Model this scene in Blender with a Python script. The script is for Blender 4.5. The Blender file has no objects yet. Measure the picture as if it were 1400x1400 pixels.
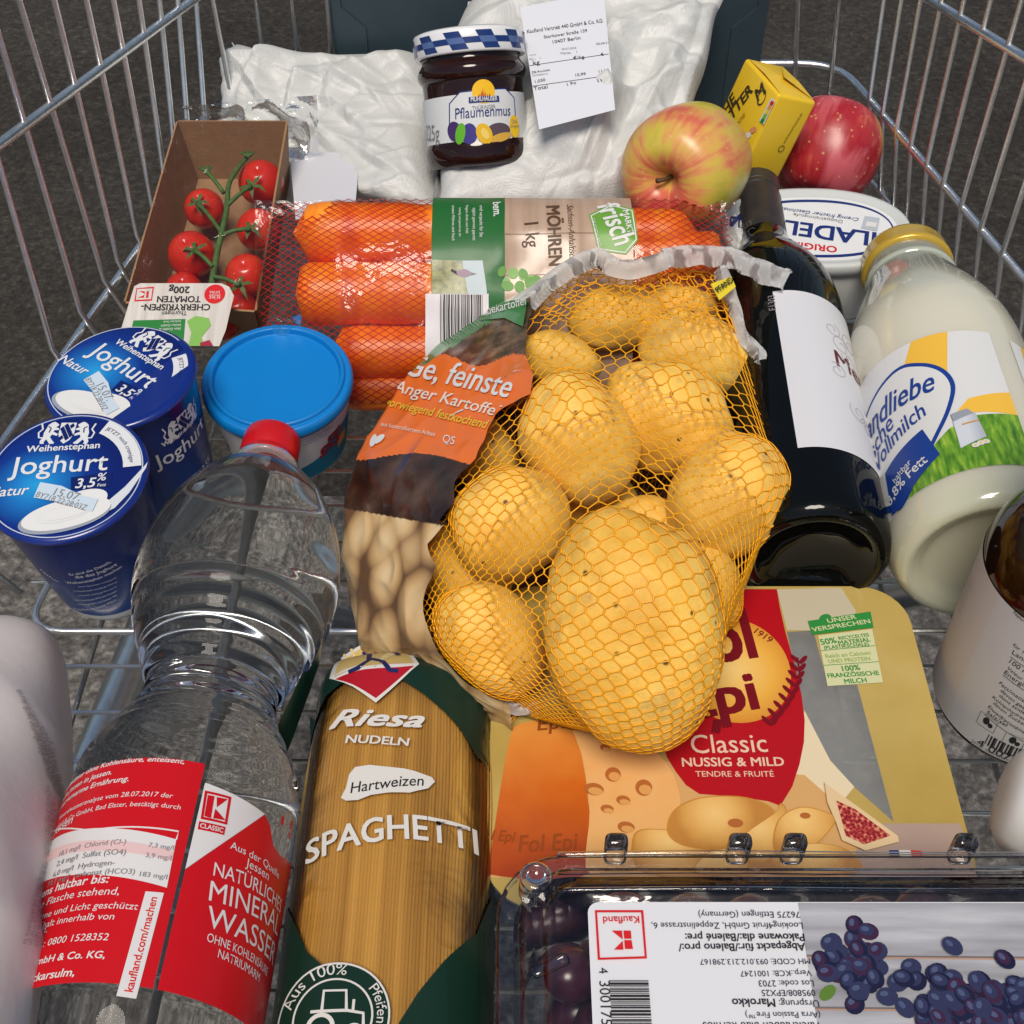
import bpy, bmesh, math, random
from mathutils import Vector, Matrix, noise
from mathutils.bvhtree import BVHTree
from mathutils.geometry import tessellate_polygon
random.seed(7)
V = Vector
R = math.radians
S = bpy.context.scene
COL = S.collection

# ---------------------------------------------------------------- camera, sky, sun, exposure
PITCH = 47.0
CAMP = V((0, 0, .5))
FPX = 1750.0                                    # focal length in photo pixels (1400 px wide frame)
cam = bpy.data.cameras.new('camera')
cam.sensor_width = 36
cam.lens = 36 * FPX / 1400
cam.clip_start = .01
cam.clip_end = 200
co = bpy.data.objects.new('camera', cam)
co.location = CAMP
co.rotation_euler = (R(90 - PITCH), 0, 0)
COL.objects.link(co)
S.camera = co
SUN_EL, SUN_AZ = 66.0, 190.0                    # azimuth from +Y (away from the camera) towards +X
w = bpy.data.worlds.new('World')
S.world = w
w.use_nodes = True
nt = w.node_tree
sky = nt.nodes.new('ShaderNodeTexSky')
sky.sky_type = 'NISHITA'
sky.sun_disc = False
sky.sun_elevation = R(SUN_EL)
sky.sun_rotation = R(SUN_AZ)
sky.air_density = 1.0
sky.dust_density = 1.5
sky.ozone_density = 1.0
bg = nt.nodes['Background']
bg.inputs['Strength'].default_value = .072
nt.links.new(sky.outputs[0], bg.inputs['Color'])
sl = bpy.data.lights.new('sun', 'SUN')
sl.energy = 2.9
sl.angle = R(24)
sl.color = (1, .91, .79)
so = bpy.data.objects.new('sun', sl)
sd = V((math.sin(R(SUN_AZ)) * math.cos(R(SUN_EL)), math.cos(R(SUN_AZ)) * math.cos(R(SUN_EL)), math.sin(R(SUN_EL))))
so.rotation_euler = sd.to_track_quat('Z', 'Y').to_euler()
so.location = (0, 0, 3)
COL.objects.link(so)
S.view_settings.view_transform = 'Standard'
S.view_settings.look = 'None'
S.view_settings.gamma = 1
S.view_settings.use_curve_mapping = False
S.view_settings.exposure = .04
S.cycles.max_bounces = 14
S.cycles.transmission_bounces = 12
S.cycles.transparent_max_bounces = 24
S.cycles.glossy_bounces = 5
S.cycles.diffuse_bounces = 4
S.cycles.sample_clamp_indirect = 6
S.cycles.use_denoising = True

# ---------------------------------------------------------------- photo pixel -> direction
_p = R(PITCH)
CF = V((0, math.cos(_p), -math.sin(_p)))
CU = V((0, math.sin(_p), math.cos(_p)))
CR = V((1, 0, 0))
def ray(px, py):
    return CF + CR * ((px - 700) / FPX) + CU * ((700 - py) / FPX)
def atz(px, py, z):
    d = ray(px, py)
    return CAMP + d * ((z - CAMP.z) / d.z)
def aty(px, py, y):
    d = ray(px, py)
    return CAMP + d * (y / d.y)
def depth(p):
    return (p - CAMP).dot(CF)
def proj(p):
    q = p - CAMP
    t = q.dot(CF)
    return (700 + FPX * q.dot(CR) / t, 700 - FPX * q.dot(CU) / t)

# ---------------------------------------------------------------- objects
ROOT = {}
def thing(name, label, cat, loc, group=None):
    o = bpy.data.objects.new(name, None)
    o.empty_display_size = .01
    o.location = loc
    o['label'] = label
    o['category'] = cat
    if group:
        o['group'] = group
    COL.objects.link(o)
    ROOT[o] = V(loc)
    return o
def link_mesh(name, me, parent, off):
    o = bpy.data.objects.new(name, me)
    COL.objects.link(o)
    if parent is not None:
        o.parent = parent
    ROOT[o] = off
    return o
def part(name, verts, faces, mats, parent=None, smooth=True, fm=None, uvs=None, loc=None):
    """verts in world space; the mesh is stored relative to its thing's base"""
    off = ROOT[parent] if parent is not None else V(loc if loc is not None else (0, 0, 0))
    me = bpy.data.meshes.new(name)
    me.from_pydata([tuple(V(v) - off) for v in verts], [], faces)
    for m in (mats if isinstance(mats, (list, tuple)) else [mats]):
        me.materials.append(m)
    if fm:
        me.polygons.foreach_set('material_index', fm)
    if smooth:
        me.polygons.foreach_set('use_smooth', [True] * len(me.polygons))
    if uvs:
        ul = me.uv_layers.new(name='UVMap')
        for l in me.loops:
            ul.data[l.index].uv = uvs[l.vertex_index]
    me.update()
    o = link_mesh(name, me, parent, off)
    if parent is None and loc is not None:
        o.location = loc
    return o
def tag(o, label, cat, group=None):
    o['label'] = label
    o['category'] = cat
    if group:
        o['group'] = group
    return o

class G:                                        # a plain mesh collector
    def __init__(s):
        s.v, s.f, s.m = [], [], []
    def add(s, v, f, m=0):
        b = len(s.v)
        s.v += [V(x) for x in v]
        s.f += [tuple(i + b for i in q) for q in f]
        s.m += [m] * len(f)
    def build(s, name, mats, parent=None, smooth=True, loc=None):
        return part(name, s.v, s.f, mats, parent, smooth, s.m, None, loc)
def perp(a):
    a = V(a).normalized()
    r = V((0, 0, 1)) if abs(a.z) < .9 else V((1, 0, 0))
    x = a.cross(r).normalized()
    return x, x.cross(a).normalized()
def tube(pts, r, n=8, closed=False, caps=True):
    pts = [V(p) for p in pts]
    m = len(pts)
    rs = r if isinstance(r, (list, tuple)) else [r] * m
    v, f = [], []
    x = None
    for i, p in enumerate(pts):
        a = pts[(i + 1) % m] if (closed or i < m - 1) else p
        b = pts[i - 1] if (closed or i > 0) else p
        d = (a - b).normalized()
        if x is None:
            x, y = perp(d)
        else:
            x = (x - d * x.dot(d)).normalized()
            y = x.cross(d)
        for k in range(n):
            t = 2 * math.pi * k / n
            v.append(p + (x * math.cos(t) + y * math.sin(t)) * rs[i])
    for i in range(m if closed else m - 1):
        j = (i + 1) % m
        for k in range(n):
            l = (k + 1) % n
            f.append((i * n + k, i * n + l, j * n + l, j * n + k))
    if caps and not closed:
        f.append(tuple(range(n)))
        f.append(tuple(range((m - 1) * n, m * n)))
    return v, f
def lathe(prof, O, axis, n=48, ref=None, mod=None, a0=0, a1=360):
    """prof: (radius, distance along the axis)"""
    axis = V(axis).normalized()
    O = V(O)
    if ref is None:
        x, y = perp(axis)
    else:
        x = (V(ref) - axis * V(ref).dot(axis)).normalized()
        y = axis.cross(x)
    v, f = [], []
    full = abs(a1 - a0 - 360) < 1e-6
    nn = n if full else n + 1
    for r, s in prof:
        for k in range(nn):
            t = R(a0 + (a1 - a0) * k / n)
            rr = r * (mod(t, s) if mod else 1)
            v.append(O + axis * s + (x * math.cos(t) + y * math.sin(t)) * rr)
    for i in range(len(prof) - 1):
        for k in range(n):
            l = (k + 1) % nn
            f.append((i * nn + k, i * nn + l, (i + 1) * nn + l, (i + 1) * nn + k))
    return v, f
def smooth_prof(pts, n=6):
    """Catmull-Rom through (r, s) points"""
    out = []
    for i in range(len(pts) - 1):
        p0, p1, p2, p3 = pts[max(i - 1, 0)], pts[i], pts[i + 1], pts[min(i + 2, len(pts) - 1)]
        for k in range(n):
            t = k / n
            out.append(tuple(.5 * (2 * p1[q] + (p2[q] - p0[q]) * t + (2 * p0[q] - 5 * p1[q] + 4 * p2[q] - p3[q]) * t * t
                                   + (3 * p1[q] - p0[q] - 3 * p2[q] + p3[q]) * t ** 3) for q in range(len(p1))))
    out.append(tuple(pts[-1]))
    return out
def bevel_box(sx, sy, sz, M, bev=.002, seg=2):
    bm = bmesh.new()
    bmesh.ops.create_cube(bm, size=1)
    bmesh.ops.scale(bm, vec=(sx, sy, sz), verts=bm.verts)
    if bev:
        bmesh.ops.bevel(bm, geom=bm.edges[:], offset=bev, segments=seg, affect='EDGES', profile=.5)
    bmesh.ops.transform(bm, matrix=M, verts=bm.verts)
    bm.verts.index_update()
    r = ([v.co.copy() for v in bm.verts], [tuple(x.index for x in f.verts) for f in bm.faces])
    bm.free()
    return r
def grid(nu, nv, fn):
    v = [fn(i / nu, j / nv) for j in range(nv + 1) for i in range(nu + 1)]
    f = [(j * (nu + 1) + i, j * (nu + 1) + i + 1, (j + 1) * (nu + 1) + i + 1, (j + 1) * (nu + 1) + i)
         for j in range(nv) for i in range(nu)]
    return v, f

# ---------------------------------------------------------------- materials
MAT = {}
def nodes(m):
    m.use_nodes = True
    return m.node_tree, m.node_tree.nodes['Principled BSDF']
def mat(name, col, rough=.5, metal=0, spec=.5, coat=0, trans=0, ior=1.45, var=0, vscale=40, bump=0, bscale=200, sss=0, sheen=0, crough=.05):
    if name in MAT:
        return MAT[name]
    m = bpy.data.materials.new(name)
    nt, b = nodes(m)
    b.inputs['Base Color'].default_value = (*col, 1)
    b.inputs['Roughness'].default_value = rough
    b.inputs['Metallic'].default_value = metal
    b.inputs['Specular IOR Level'].default_value = spec
    b.inputs['Coat Weight'].default_value = coat
    b.inputs['Coat Roughness'].default_value = crough
    b.inputs['Transmission Weight'].default_value = trans
    b.inputs['IOR'].default_value = ior
    if sss:
        b.inputs['Subsurface Weight'].default_value = sss
        b.inputs['Subsurface Radius'].default_value = (.006, .004, .002)
        b.inputs['Subsurface Scale'].default_value = 1
    if var or bump:
        tc = nt.nodes.new('ShaderNodeTexCoord')
        if var:
            n = nt.nodes.new('ShaderNodeTexNoise')
            n.inputs['Scale'].default_value = vscale
            n.inputs['Detail'].default_value = 6
            nt.links.new(tc.outputs['Object'], n.inputs['Vector'])
            mr = nt.nodes.new('ShaderNodeMapRange')
            mr.inputs[1].default_value = .25
            mr.inputs[2].default_value = .75
            mr.inputs[3].default_value = 1 - var
            mr.inputs[4].default_value = 1 + var
            nt.links.new(n.outputs['Fac'], mr.inputs[0])
            mx = nt.nodes.new('ShaderNodeMix')
            mx.data_type = 'RGBA'
            mx.blend_type = 'MULTIPLY'
            mx.inputs[0].default_value = 1
            mx.inputs[6].default_value = (*col, 1)
            nt.links.new(mr.outputs[0], mx.inputs[7])
            nt.links.new(mx.outputs[2], b.inputs['Base Color'])
        if bump:
            n2 = nt.nodes.new('ShaderNodeTexNoise')
            n2.inputs['Scale'].default_value = bscale
            n2.inputs['Detail'].default_value = 5
            nt.links.new(tc.outputs['Object'], n2.inputs['Vector'])
            bp = nt.nodes.new('ShaderNodeBump')
            bp.inputs['Strength'].default_value = bump
            bp.inputs['Distance'].default_value = .001
            nt.links.new(n2.outputs['Fac'], bp.inputs['Height'])
            nt.links.new(bp.outputs[0], b.inputs['Normal'])
    MAT[name] = m
    return m
def ramp_mat(name, stops, kind='noise', scale=50, vec='Object', center=(0, 0), direction=(1, 0), rng=(0, 1), stretch=None,
             detail=6, rough=.45, spec=.5, coat=0, bump=0, bscale=300, sss=0, distort=0, mixnoise=0, interp='LINEAR'):
    """colour from a ramp driven by noise / voronoi / radial or linear print gradients (UV in metres)"""
    if name in MAT:
        return MAT[name]
    m = bpy.data.materials.new(name)
    nt, b = nodes(m)
    b.inputs['Roughness'].default_value = rough
    b.inputs['Specular IOR Level'].default_value = spec
    b.inputs['Coat Weight'].default_value = coat * .5
    b.inputs['Coat Roughness'].default_value = .12
    if sss:
        b.inputs['Subsurface Weight'].default_value = sss
        b.inputs['Subsurface Radius'].default_value = (.006, .004, .002)
        b.inputs['Subsurface Scale'].default_value = 1
    tc = nt.nodes.new('ShaderNodeTexCoord')
    out = tc.outputs[vec]
    if stretch:
        mp = nt.nodes.new('ShaderNodeMapping')
        mp.inputs['Scale'].default_value = stretch
        nt.links.new(out, mp.inputs['Vector'])
        out = mp.outputs[0]
    if kind in ('radial', 'linear'):
        if kind == 'radial':
            vm = nt.nodes.new('ShaderNodeVectorMath')
            vm.operation = 'DISTANCE'
            nt.links.new(out, vm.inputs[0])
            vm.inputs[1].default_value = (center[0], center[1], 0)
            val = vm.outputs['Value']
        else:
            vm = nt.nodes.new('ShaderNodeVectorMath')
            vm.operation = 'DOT_PRODUCT'
            nt.links.new(out, vm.inputs[0])
            vm.inputs[1].default_value = (direction[0], direction[1], 0)
            val = vm.outputs['Value']
        if mixnoise:
            nz = nt.nodes.new('ShaderNodeTexNoise')
            nz.inputs['Scale'].default_value = scale
            nz.inputs['Detail'].default_value = detail
            nt.links.new(out, nz.inputs['Vector'])
            ma = nt.nodes.new('ShaderNodeMath')
            ma.operation = 'MULTIPLY_ADD'
            nt.links.new(nz.outputs['Fac'], ma.inputs[0])
            ma.inputs[1].default_value = mixnoise
            nt.links.new(val, ma.inputs[2])
            val = ma.outputs[0]
        mr = nt.nodes.new('ShaderNodeMapRange')
        mr.inputs[1].default_value, mr.inputs[2].default_value = rng
        nt.links.new(val, mr.inputs[0])
        val = mr.outputs[0]
    elif kind == 'voronoi':
        n = nt.nodes.new('ShaderNodeTexVoronoi')
        n.inputs['Scale'].default_value = scale
        nt.links.new(out, n.inputs['Vector'])
        val = n.outputs['Distance']
    else:
        n = nt.nodes.new('ShaderNodeTexNoise')
        n.inputs['Scale'].default_value = scale
        n.inputs['Detail'].default_value = detail
        n.inputs['Distortion'].default_value = distort
        nt.links.new(out, n.inputs['Vector'])
        val = n.outputs['Fac']
    cr = nt.nodes.new('ShaderNodeValToRGB')
    cr.color_ramp.interpolation = interp
    e = cr.color_ramp.elements
    while len(e) < len(stops):
        e.new(.5)
    for k, (p, c) in enumerate(stops):
        e[k].position = p
        e[k].color = (*c, 1)
    nt.links.new(val, cr.inputs[0])
    nt.links.new(cr.outputs[0], b.inputs['Base Color'])
    if bump:
        n2 = nt.nodes.new('ShaderNodeTexNoise')
        n2.inputs['Scale'].default_value = bscale
        n2.inputs['Detail'].default_value = 5
        nt.links.new(tc.outputs['Object'], n2.inputs['Vector'])
        bp = nt.nodes.new('ShaderNodeBump')
        bp.inputs['Strength'].default_value = bump
        bp.inputs['Distance'].default_value = .001
        nt.links.new(n2.outputs['Fac'], bp.inputs['Height'])
        nt.links.new(bp.outputs[0], b.inputs['Normal'])
    MAT[name] = m
    return m
def film(name, fac=.5, rough=.08, tint=(1, 1, 1), base=.04, bump=.3, bscale=60, milky=0):
    """thin clear plastic: what is behind shows through, the rest is gloss"""
    if name in MAT:
        return MAT[name]
    m = bpy.data.materials.new(name)
    m.use_nodes = True
    nt = m.node_tree
    nt.nodes.clear()
    o = nt.nodes.new('ShaderNodeOutputMaterial')
    t = nt.nodes.new('ShaderNodeBsdfTransparent')
    t.inputs[0].default_value = (*tint, 1)
    g = nt.nodes.new('ShaderNodeBsdfGlossy')
    g.inputs['Roughness'].default_value = rough
    lw = nt.nodes.new('ShaderNodeFresnel')
    lw.inputs['IOR'].default_value = 1.5
    ma = nt.nodes.new('ShaderNodeMath')
    ma.operation = 'MULTIPLY_ADD'
    ma.inputs[1].default_value = fac * 2
    ma.inputs[2].default_value = base
    ma.use_clamp = True
    nt.links.new(lw.outputs[0], ma.inputs[0])
    mx = nt.nodes.new('ShaderNodeMixShader')
    nt.links.new(ma.outputs[0], mx.inputs[0])
    nt.links.new(t.outputs[0], mx.inputs[1])
    nt.links.new(g.outputs[0], mx.inputs[2])
    res = mx.outputs[0]
    if milky:
        d = nt.nodes.new('ShaderNodeBsdfTranslucent')
        d.inputs[0].default_value = (.85, .87, .87, 1)
        d2 = nt.nodes.new('ShaderNodeBsdfDiffuse')
        d2.inputs[0].default_value = (.85, .87, .87, 1)
        ad = nt.nodes.new('ShaderNodeMixShader')
        nt.links.new(d.outputs[0], ad.inputs[1])
        nt.links.new(d2.outputs[0], ad.inputs[2])
        mx2 = nt.nodes.new('ShaderNodeMixShader')
        mx2.inputs[0].default_value = milky
        nt.links.new(res, mx2.inputs[1])
        nt.links.new(ad.outputs[0], mx2.inputs[2])
        res = mx2.outputs[0]
    nt.links.new(res, o.inputs[0])
    if bump:
        tc = nt.nodes.new('ShaderNodeTexCoord')
        n2 = nt.nodes.new('ShaderNodeTexNoise')
        n2.inputs['Scale'].default_value = bscale
        n2.inputs['Detail'].default_value = 3
        n2.inputs['Distortion'].default_value = 1.5
        nt.links.new(tc.outputs['Object'], n2.inputs['Vector'])
        bp = nt.nodes.new('ShaderNodeBump')
        bp.inputs['Strength'].default_value = bump
        bp.inputs['Distance'].default_value = .003
        nt.links.new(n2.outputs['Fac'], bp.inputs['Height'])
        nt.links.new(bp.outputs[0], g.inputs['Normal'])
        nt.links.new(bp.outputs[0], lw.inputs['Normal'])
    MAT[name] = m
    return m
def ink(name, c, rough=.45, coat=0, spec=.3):
    return mat('ink_' + name, c, max(rough, .38), spec=spec, coat=coat * .3, crough=.15)
WHITE = ink('white', (.70, .70, .68))
BLACK = ink('black', (.02, .02, .022))
GREY = ink('grey', (.22, .22, .23))
RED = ink('red', (.62, .015, .02))
NAVY = ink('navy', (.012, .03, .17))
YELLOW = ink('yellow', (.85, .55, .02))
GREEN = ink('green', (.02, .2, .04))

# ---------------------------------------------------------------- printing on surfaces
class Plane:
    du = dv = None
    def __init__(s, O, X, Y):
        s.O, s.X = V(O), V(X).normalized()
        s.Z = s.X.cross(V(Y)).normalized()
        s.Y = s.Z.cross(s.X)
    def P(s, u, v, h=0):
        return s.O + s.X * u + s.Y * v + s.Z * h
    def inv(s, px, py):
        d = ray(px, py)
        q = CAMP + d * ((s.O - CAMP).dot(s.Z) / d.dot(s.Z)) - s.O
        return (q.dot(s.X), q.dot(s.Y))
class Cyl:
    """u = angle * r0 from ref, v = distance along the axis, radius fn of v"""
    def __init__(s, O, axis, ref, rad, step=.003):
        s.O, s.a = V(O), V(axis).normalized()
        s.x = (V(ref) - s.a * V(ref).dot(s.a)).normalized()
        s.y = s.a.cross(s.x)
        s.rad = rad if callable(rad) else (lambda v: rad)
        s.r0 = s.rad(0)
        s.du, s.dv = step, None
    def P(s, u, v, h=0):
        t = u / s.r0
        return s.O + s.a * v + (s.x * math.cos(t) + s.y * math.sin(t)) * (s.rad(v) + h)
    def inv(s, px, py):
        d = ray(px, py)
        q = CAMP - s.O
        dp, qp = d - s.a * d.dot(s.a), q - s.a * q.dot(s.a)
        r = s.r0
        for _ in range(6):
            A, B, C = dp.dot(dp), 2 * dp.dot(qp), qp.dot(qp) - r * r
            D = B * B - 4 * A * C
            t = (-B - math.sqrt(max(D, 0))) / (2 * A)
            p = q + d * t
            v = p.dot(s.a)
            r = s.rad(v)
        return (math.atan2(p.dot(s.y), p.dot(s.x)) * s.r0, v)
class HF:
    """height field over a frame"""
    def __init__(s, O, X, Y, H, step=.004, far=1.2):
        s.O, s.X = V(O), V(X).normalized()
        s.Z = s.X.cross(V(Y)).normalized()
        s.Y = s.Z.cross(s.X)
        s.H = H
        s.du = s.dv = step
        s.far = far
    def P(s, u, v, h=0):
        H = s.H
        z = H(u, v)
        if h:
            e = .0005
            gx = max(-2, min(2, (H(u + e, v) - z) / e))
            gy = max(-2, min(2, (H(u, v + e) - z) / e))
            n = V((-gx, -gy, 1)).normalized() * h
            u, v, z = u + n.x, v + n.y, z + n.z
        return s.O + s.X * u + s.Y * v + s.Z * z
    def inv(s, px, py):
        d = ray(px, py)
        t = .25
        def g(t):
            q = CAMP + d * t - s.O
            return q.dot(s.Z) - s.H(q.dot(s.X), q.dot(s.Y))
        while t < s.far and g(t) > 0:
            t += .003
        a, b = t - .003, t
        for _ in range(14):
            m = (a + b) / 2
            if g(m) > 0: a = m
            else: b = m
        q = CAMP + d * a - s.O
        return (q.dot(s.X), q.dot(s.Y))
class Cast:
    """u, v are photo pixels; a point lies where that direction meets a surface"""
    def __init__(s, bvh, step=8):
        s.b = bvh
        s.du = s.dv = step
    def P(s, u, v, h=0):
        d = ray(u, v).normalized()
        hit, n, i, t = s.b.ray_cast(CAMP, d)
        if hit is None:
            hit, n, i, t = s.b.find_nearest(CAMP + d * .6)
        if n.dot(d) > 0:
            n = -n
        return hit + n * h
    def inv(s, px, py):
        return (px, py)

_TX = {}
def text_mesh(body, bold=0, shear=0):
    k = (body, bold, shear)
    if k in _TX:
        return _TX[k]
    cu = bpy.data.curves.new('t', 'FONT')
    cu.body = body
    cu.size = 1
    cu.resolution_u = 3
    cu.offset = bold
    cu.shear = shear
    o = bpy.data.objects.new('t', cu)
    me = bpy.data.meshes.new_from_object(o)
    vs = [(v.co.x, v.co.y) for v in me.vertices]
    fs = [tuple(p.vertices) for p in me.polygons]
    bpy.data.objects.remove(o)
    bpy.data.curves.remove(cu)
    bpy.data.meshes.remove(me)
    _TX[k] = (vs, fs)
    return vs, fs
LH = .00016
class Print:
    def __init__(s, surf, base=.0003):
        s.s = surf
        s.base = base
        s.v, s.uv, s.f, s.m, s.mats = [], [], [], [], []
        s.n = 0
    def raw(s, vs, fs, m, layer):
        if m not in s.mats:
            s.mats.append(m)
        mi = s.mats.index(m)
        su = s.s
        if su.du or su.dv:
            bm = bmesh.new()
            bv = [bm.verts.new((x, y, 0)) for x, y in vs]
            for f in fs:
                try:
                    bm.faces.new([bv[i] for i in f])
                except ValueError:
                    pass
            for ax, st in ((0, su.du), (1, su.dv)):
                if not st:
                    continue
                c = [q[ax] for q in vs]
                k = math.floor(min(c) / st) + 1
                while k * st < max(c):
                    co_ = (k * st, 0, 0) if ax == 0 else (0, k * st, 0)
                    bmesh.ops.bisect_plane(bm, geom=bm.verts[:] + bm.edges[:] + bm.faces[:], dist=1e-7, plane_co=co_,
                                           plane_no=(1, 0, 0) if ax == 0 else (0, 1, 0))
                    k += 1
            bm.verts.index_update()
            vs = [(q.co.x, q.co.y) for q in bm.verts]
            fs = [tuple(q.index for q in f.verts) for f in bm.faces]
            bm.free()
        s.n += 1
        h = s.base + layer * LH + s.n * 1.2e-6
        if isinstance(su, Cast):
            pv = [su.P(x, y, h) for x, y in vs]
            fs = [f for f in fs if max((pv[f[i]] - pv[f[i - 1]]).length for i in range(len(f))) < .03]
        b = len(s.v)
        s.v += [su.P(x, y, h) for x, y in vs]
        s.uv += vs
        s.f += [tuple(i + b for i in f) for f in fs]
        s.m += [mi] * len(fs)
    def poly(s, pts, m, layer=0, px=True, holes=()):
        if px:
            pts = [s.s.inv(*p) for p in pts]
            holes = [[s.s.inv(*p) for p in h] for h in holes]
        loops = [[V((*p, 0)) for p in pts]] + [[V((*p, 0)) for p in h] for h in holes]
        fs = tessellate_polygon(loops)
        s.raw([tuple(p) for l in [pts, *holes] for p in l], [tuple(f) for f in fs], m, layer)
    def blob(s, pts, m, layer=0, n=5):
        """closed smooth outline through photo pixels"""
        k = len(pts)
        out = []
        for i in range(k):
            p0, p1, p2, p3 = pts[i - 1], pts[i], pts[(i + 1) % k], pts[(i + 2) % k]
            for j in range(n):
                t = j / n
                out.append(tuple(.5 * (2 * p1[q] + (p2[q] - p0[q]) * t + (2 * p0[q] - 5 * p1[q] + 4 * p2[q] - p3[q]) * t * t + (3 * p1[q] - p0[q] - 3 * p2[q] + p3[q]) * t ** 3) for q in (0, 1)))
        s.poly(out, m, layer)
    def ell(s, c, rx, ry, m, layer=0, ang=0, n=36, px=True, inner=None, a0=0, a1=360):
        """ellipse in surface units; c in pixels"""
        c = s.s.inv(*c) if px else c
        ca, sa = math.cos(R(ang)), math.sin(R(ang))
        def pt(t, k=1):
            x, y = rx * math.cos(t) * k, ry * math.sin(t) * k
            return (c[0] + x * ca - y * sa, c[1] + x * sa + y * ca)
        full = abs(a1 - a0) >= 359.9
        ts = [R(a0 + (a1 - a0) * i / n) for i in range(n if full else n + 1)]
        if inner is None:
            s.poly([pt(t) for t in ts], m, layer, False)
        else:
            o, i_ = [pt(t) for t in ts], [pt(t, inner) for t in ts]
            k = len(ts)
            fs = [(j, (j + 1) % k, k + (j + 1) % k, k + j) for j in range(k if full else k - 1)]
            s.raw(o + i_, fs, m, layer)
    def line(s, pts, wd, m, layer=1, px=True, closed=False):
        if px:
            pts = [s.s.inv(*p) for p in pts]
        pts = [V((p[0], p[1])) for p in pts]
        n = len(pts)
        vs, fs = [], []
        for i, p in enumerate(pts):
            a = pts[(i + 1) % n] if closed or i < n - 1 else p
            b = pts[i - 1] if closed or i > 0 else p
            d = (a - b)
            d = d.normalized() if d.length > 1e-9 else V((1, 0))
            q = V((-d.y, d.x)) * wd / 2
            vs += [tuple(p + q), tuple(p - q)]
        for i in range(n if closed else n - 1):
            j = (i + 1) % n
            fs.append((2 * i, 2 * i + 1, 2 * j + 1, 2 * j))
        s.raw(vs, fs, m, layer)
    def text(s, body, a, b, m, layer=2, hs=1.0, bold=0, shear=0, px=True, arch=0, level=False):
        """baseline from a to b (photo pixels by default), letters sized to fit"""
        if px:
            a, b = s.s.inv(*a), s.s.inv(*b)
        if level:                                  # keep the line square to the bottle's axis
            vm = (a[1] + b[1]) / 2
            a, b = (a[0], vm), (b[0], vm)
        a, b = V(a), V(b)
        vs, fs = text_mesh(body, 0, shear)
        if not vs:
            return
        if bold > 0:
            L_ = (b - a).length
            w_ = max(p[0] for p in vs) - min(p[0] for p in vs)
            d_ = (b - a).normalized() * (bold * L_ / w_)
            n_ = V((-d_.y, d_.x)) * .7
            for q_ in (d_ + n_, -d_ + n_, d_ - n_, -d_ - n_):
                s.text(body, a + q_, b + q_, m, layer, hs, 0, shear, False, arch)
            return
        x0, x1 = min(p[0] for p in vs), max(p[0] for p in vs)
        L = (b - a).length
        k = L / max(x1 - x0, 1e-6)
        d = (b - a).normalized()
        n = V((-d.y, d.x))
        if isinstance(s.s, Cast):
            n = -n
        out = []
        for x, y in vs:
            fx = (x - x0) * k
            fy = y * k * hs
            if arch:
                q = fx / L * 2 - 1
                fy += arch * L * (1 - q * q)
            p = a + d * fx + n * fy
            out.append((p.x, p.y))
        s.raw(out, fs, m, layer)
    def arc_text(s, body, c, r, t0, t1, m, layer=2, bold=0, hs=1.0):
        vs, fs = text_mesh(body, 0, 0)
        x0, x1 = min(p[0] for p in vs), max(p[0] for p in vs)
        k = r * abs(R(t1 - t0)) / (x1 - x0)
        out = []
        for x, y in vs:
            t = R(t0 + (t1 - t0) * (x - x0) / (x1 - x0))
            q = r + y * k * hs
            out.append((c[0] + q * math.cos(t), c[1] + q * math.sin(t)))
        s.raw(out, fs, m, layer)
    def lines(s, n, a, b, da, m, words=5, hs=1.0, seed=1, layer=2, bold=0, alpha='enrsmtiuaodlgb'):
        """n lines of small print; a-b the first baseline in pixels, da the pixel step to the next one"""
        rng = random.Random(seed)
        for i in range(n):
            t = ' '.join(''.join(rng.choice(alpha) for _ in range(rng.randint(3, 8))) for _ in range(words))
            f = rng.uniform(.82, 1)
            a2 = (a[0] + da[0] * i, a[1] + da[1] * i)
            b2 = (a2[0] + (b[0] - a[0]) * f, a2[1] + (b[1] - a[1]) * f)
            s.text(t, a2, b2, m, layer, hs, bold)
    def barcode(s, a, b, hv, m, n=28, seed=3, layer=2):
        """bars between pixels a and b, bar height vector hv in pixels"""
        rng = random.Random(seed)
        x = 0
        while x < 1:
            wd = rng.choice((.012, .018, .03, .042))
            e = min(1, x + wd)
            p = (a[0] + (b[0] - a[0]) * x, a[1] + (b[1] - a[1]) * x)
            q = (a[0] + (b[0] - a[0]) * e, a[1] + (b[1] - a[1]) * e)
            s.poly([p, q, (q[0] + hv[0], q[1] + hv[1]), (p[0] + hv[0], p[1] + hv[1])], m, layer)
            x = e + rng.choice((.012, .018, .025))
    def build(s, name, parent, smooth=True):
        return part(name, s.v, s.f, s.mats, parent, smooth, s.m, s.uv)

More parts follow.
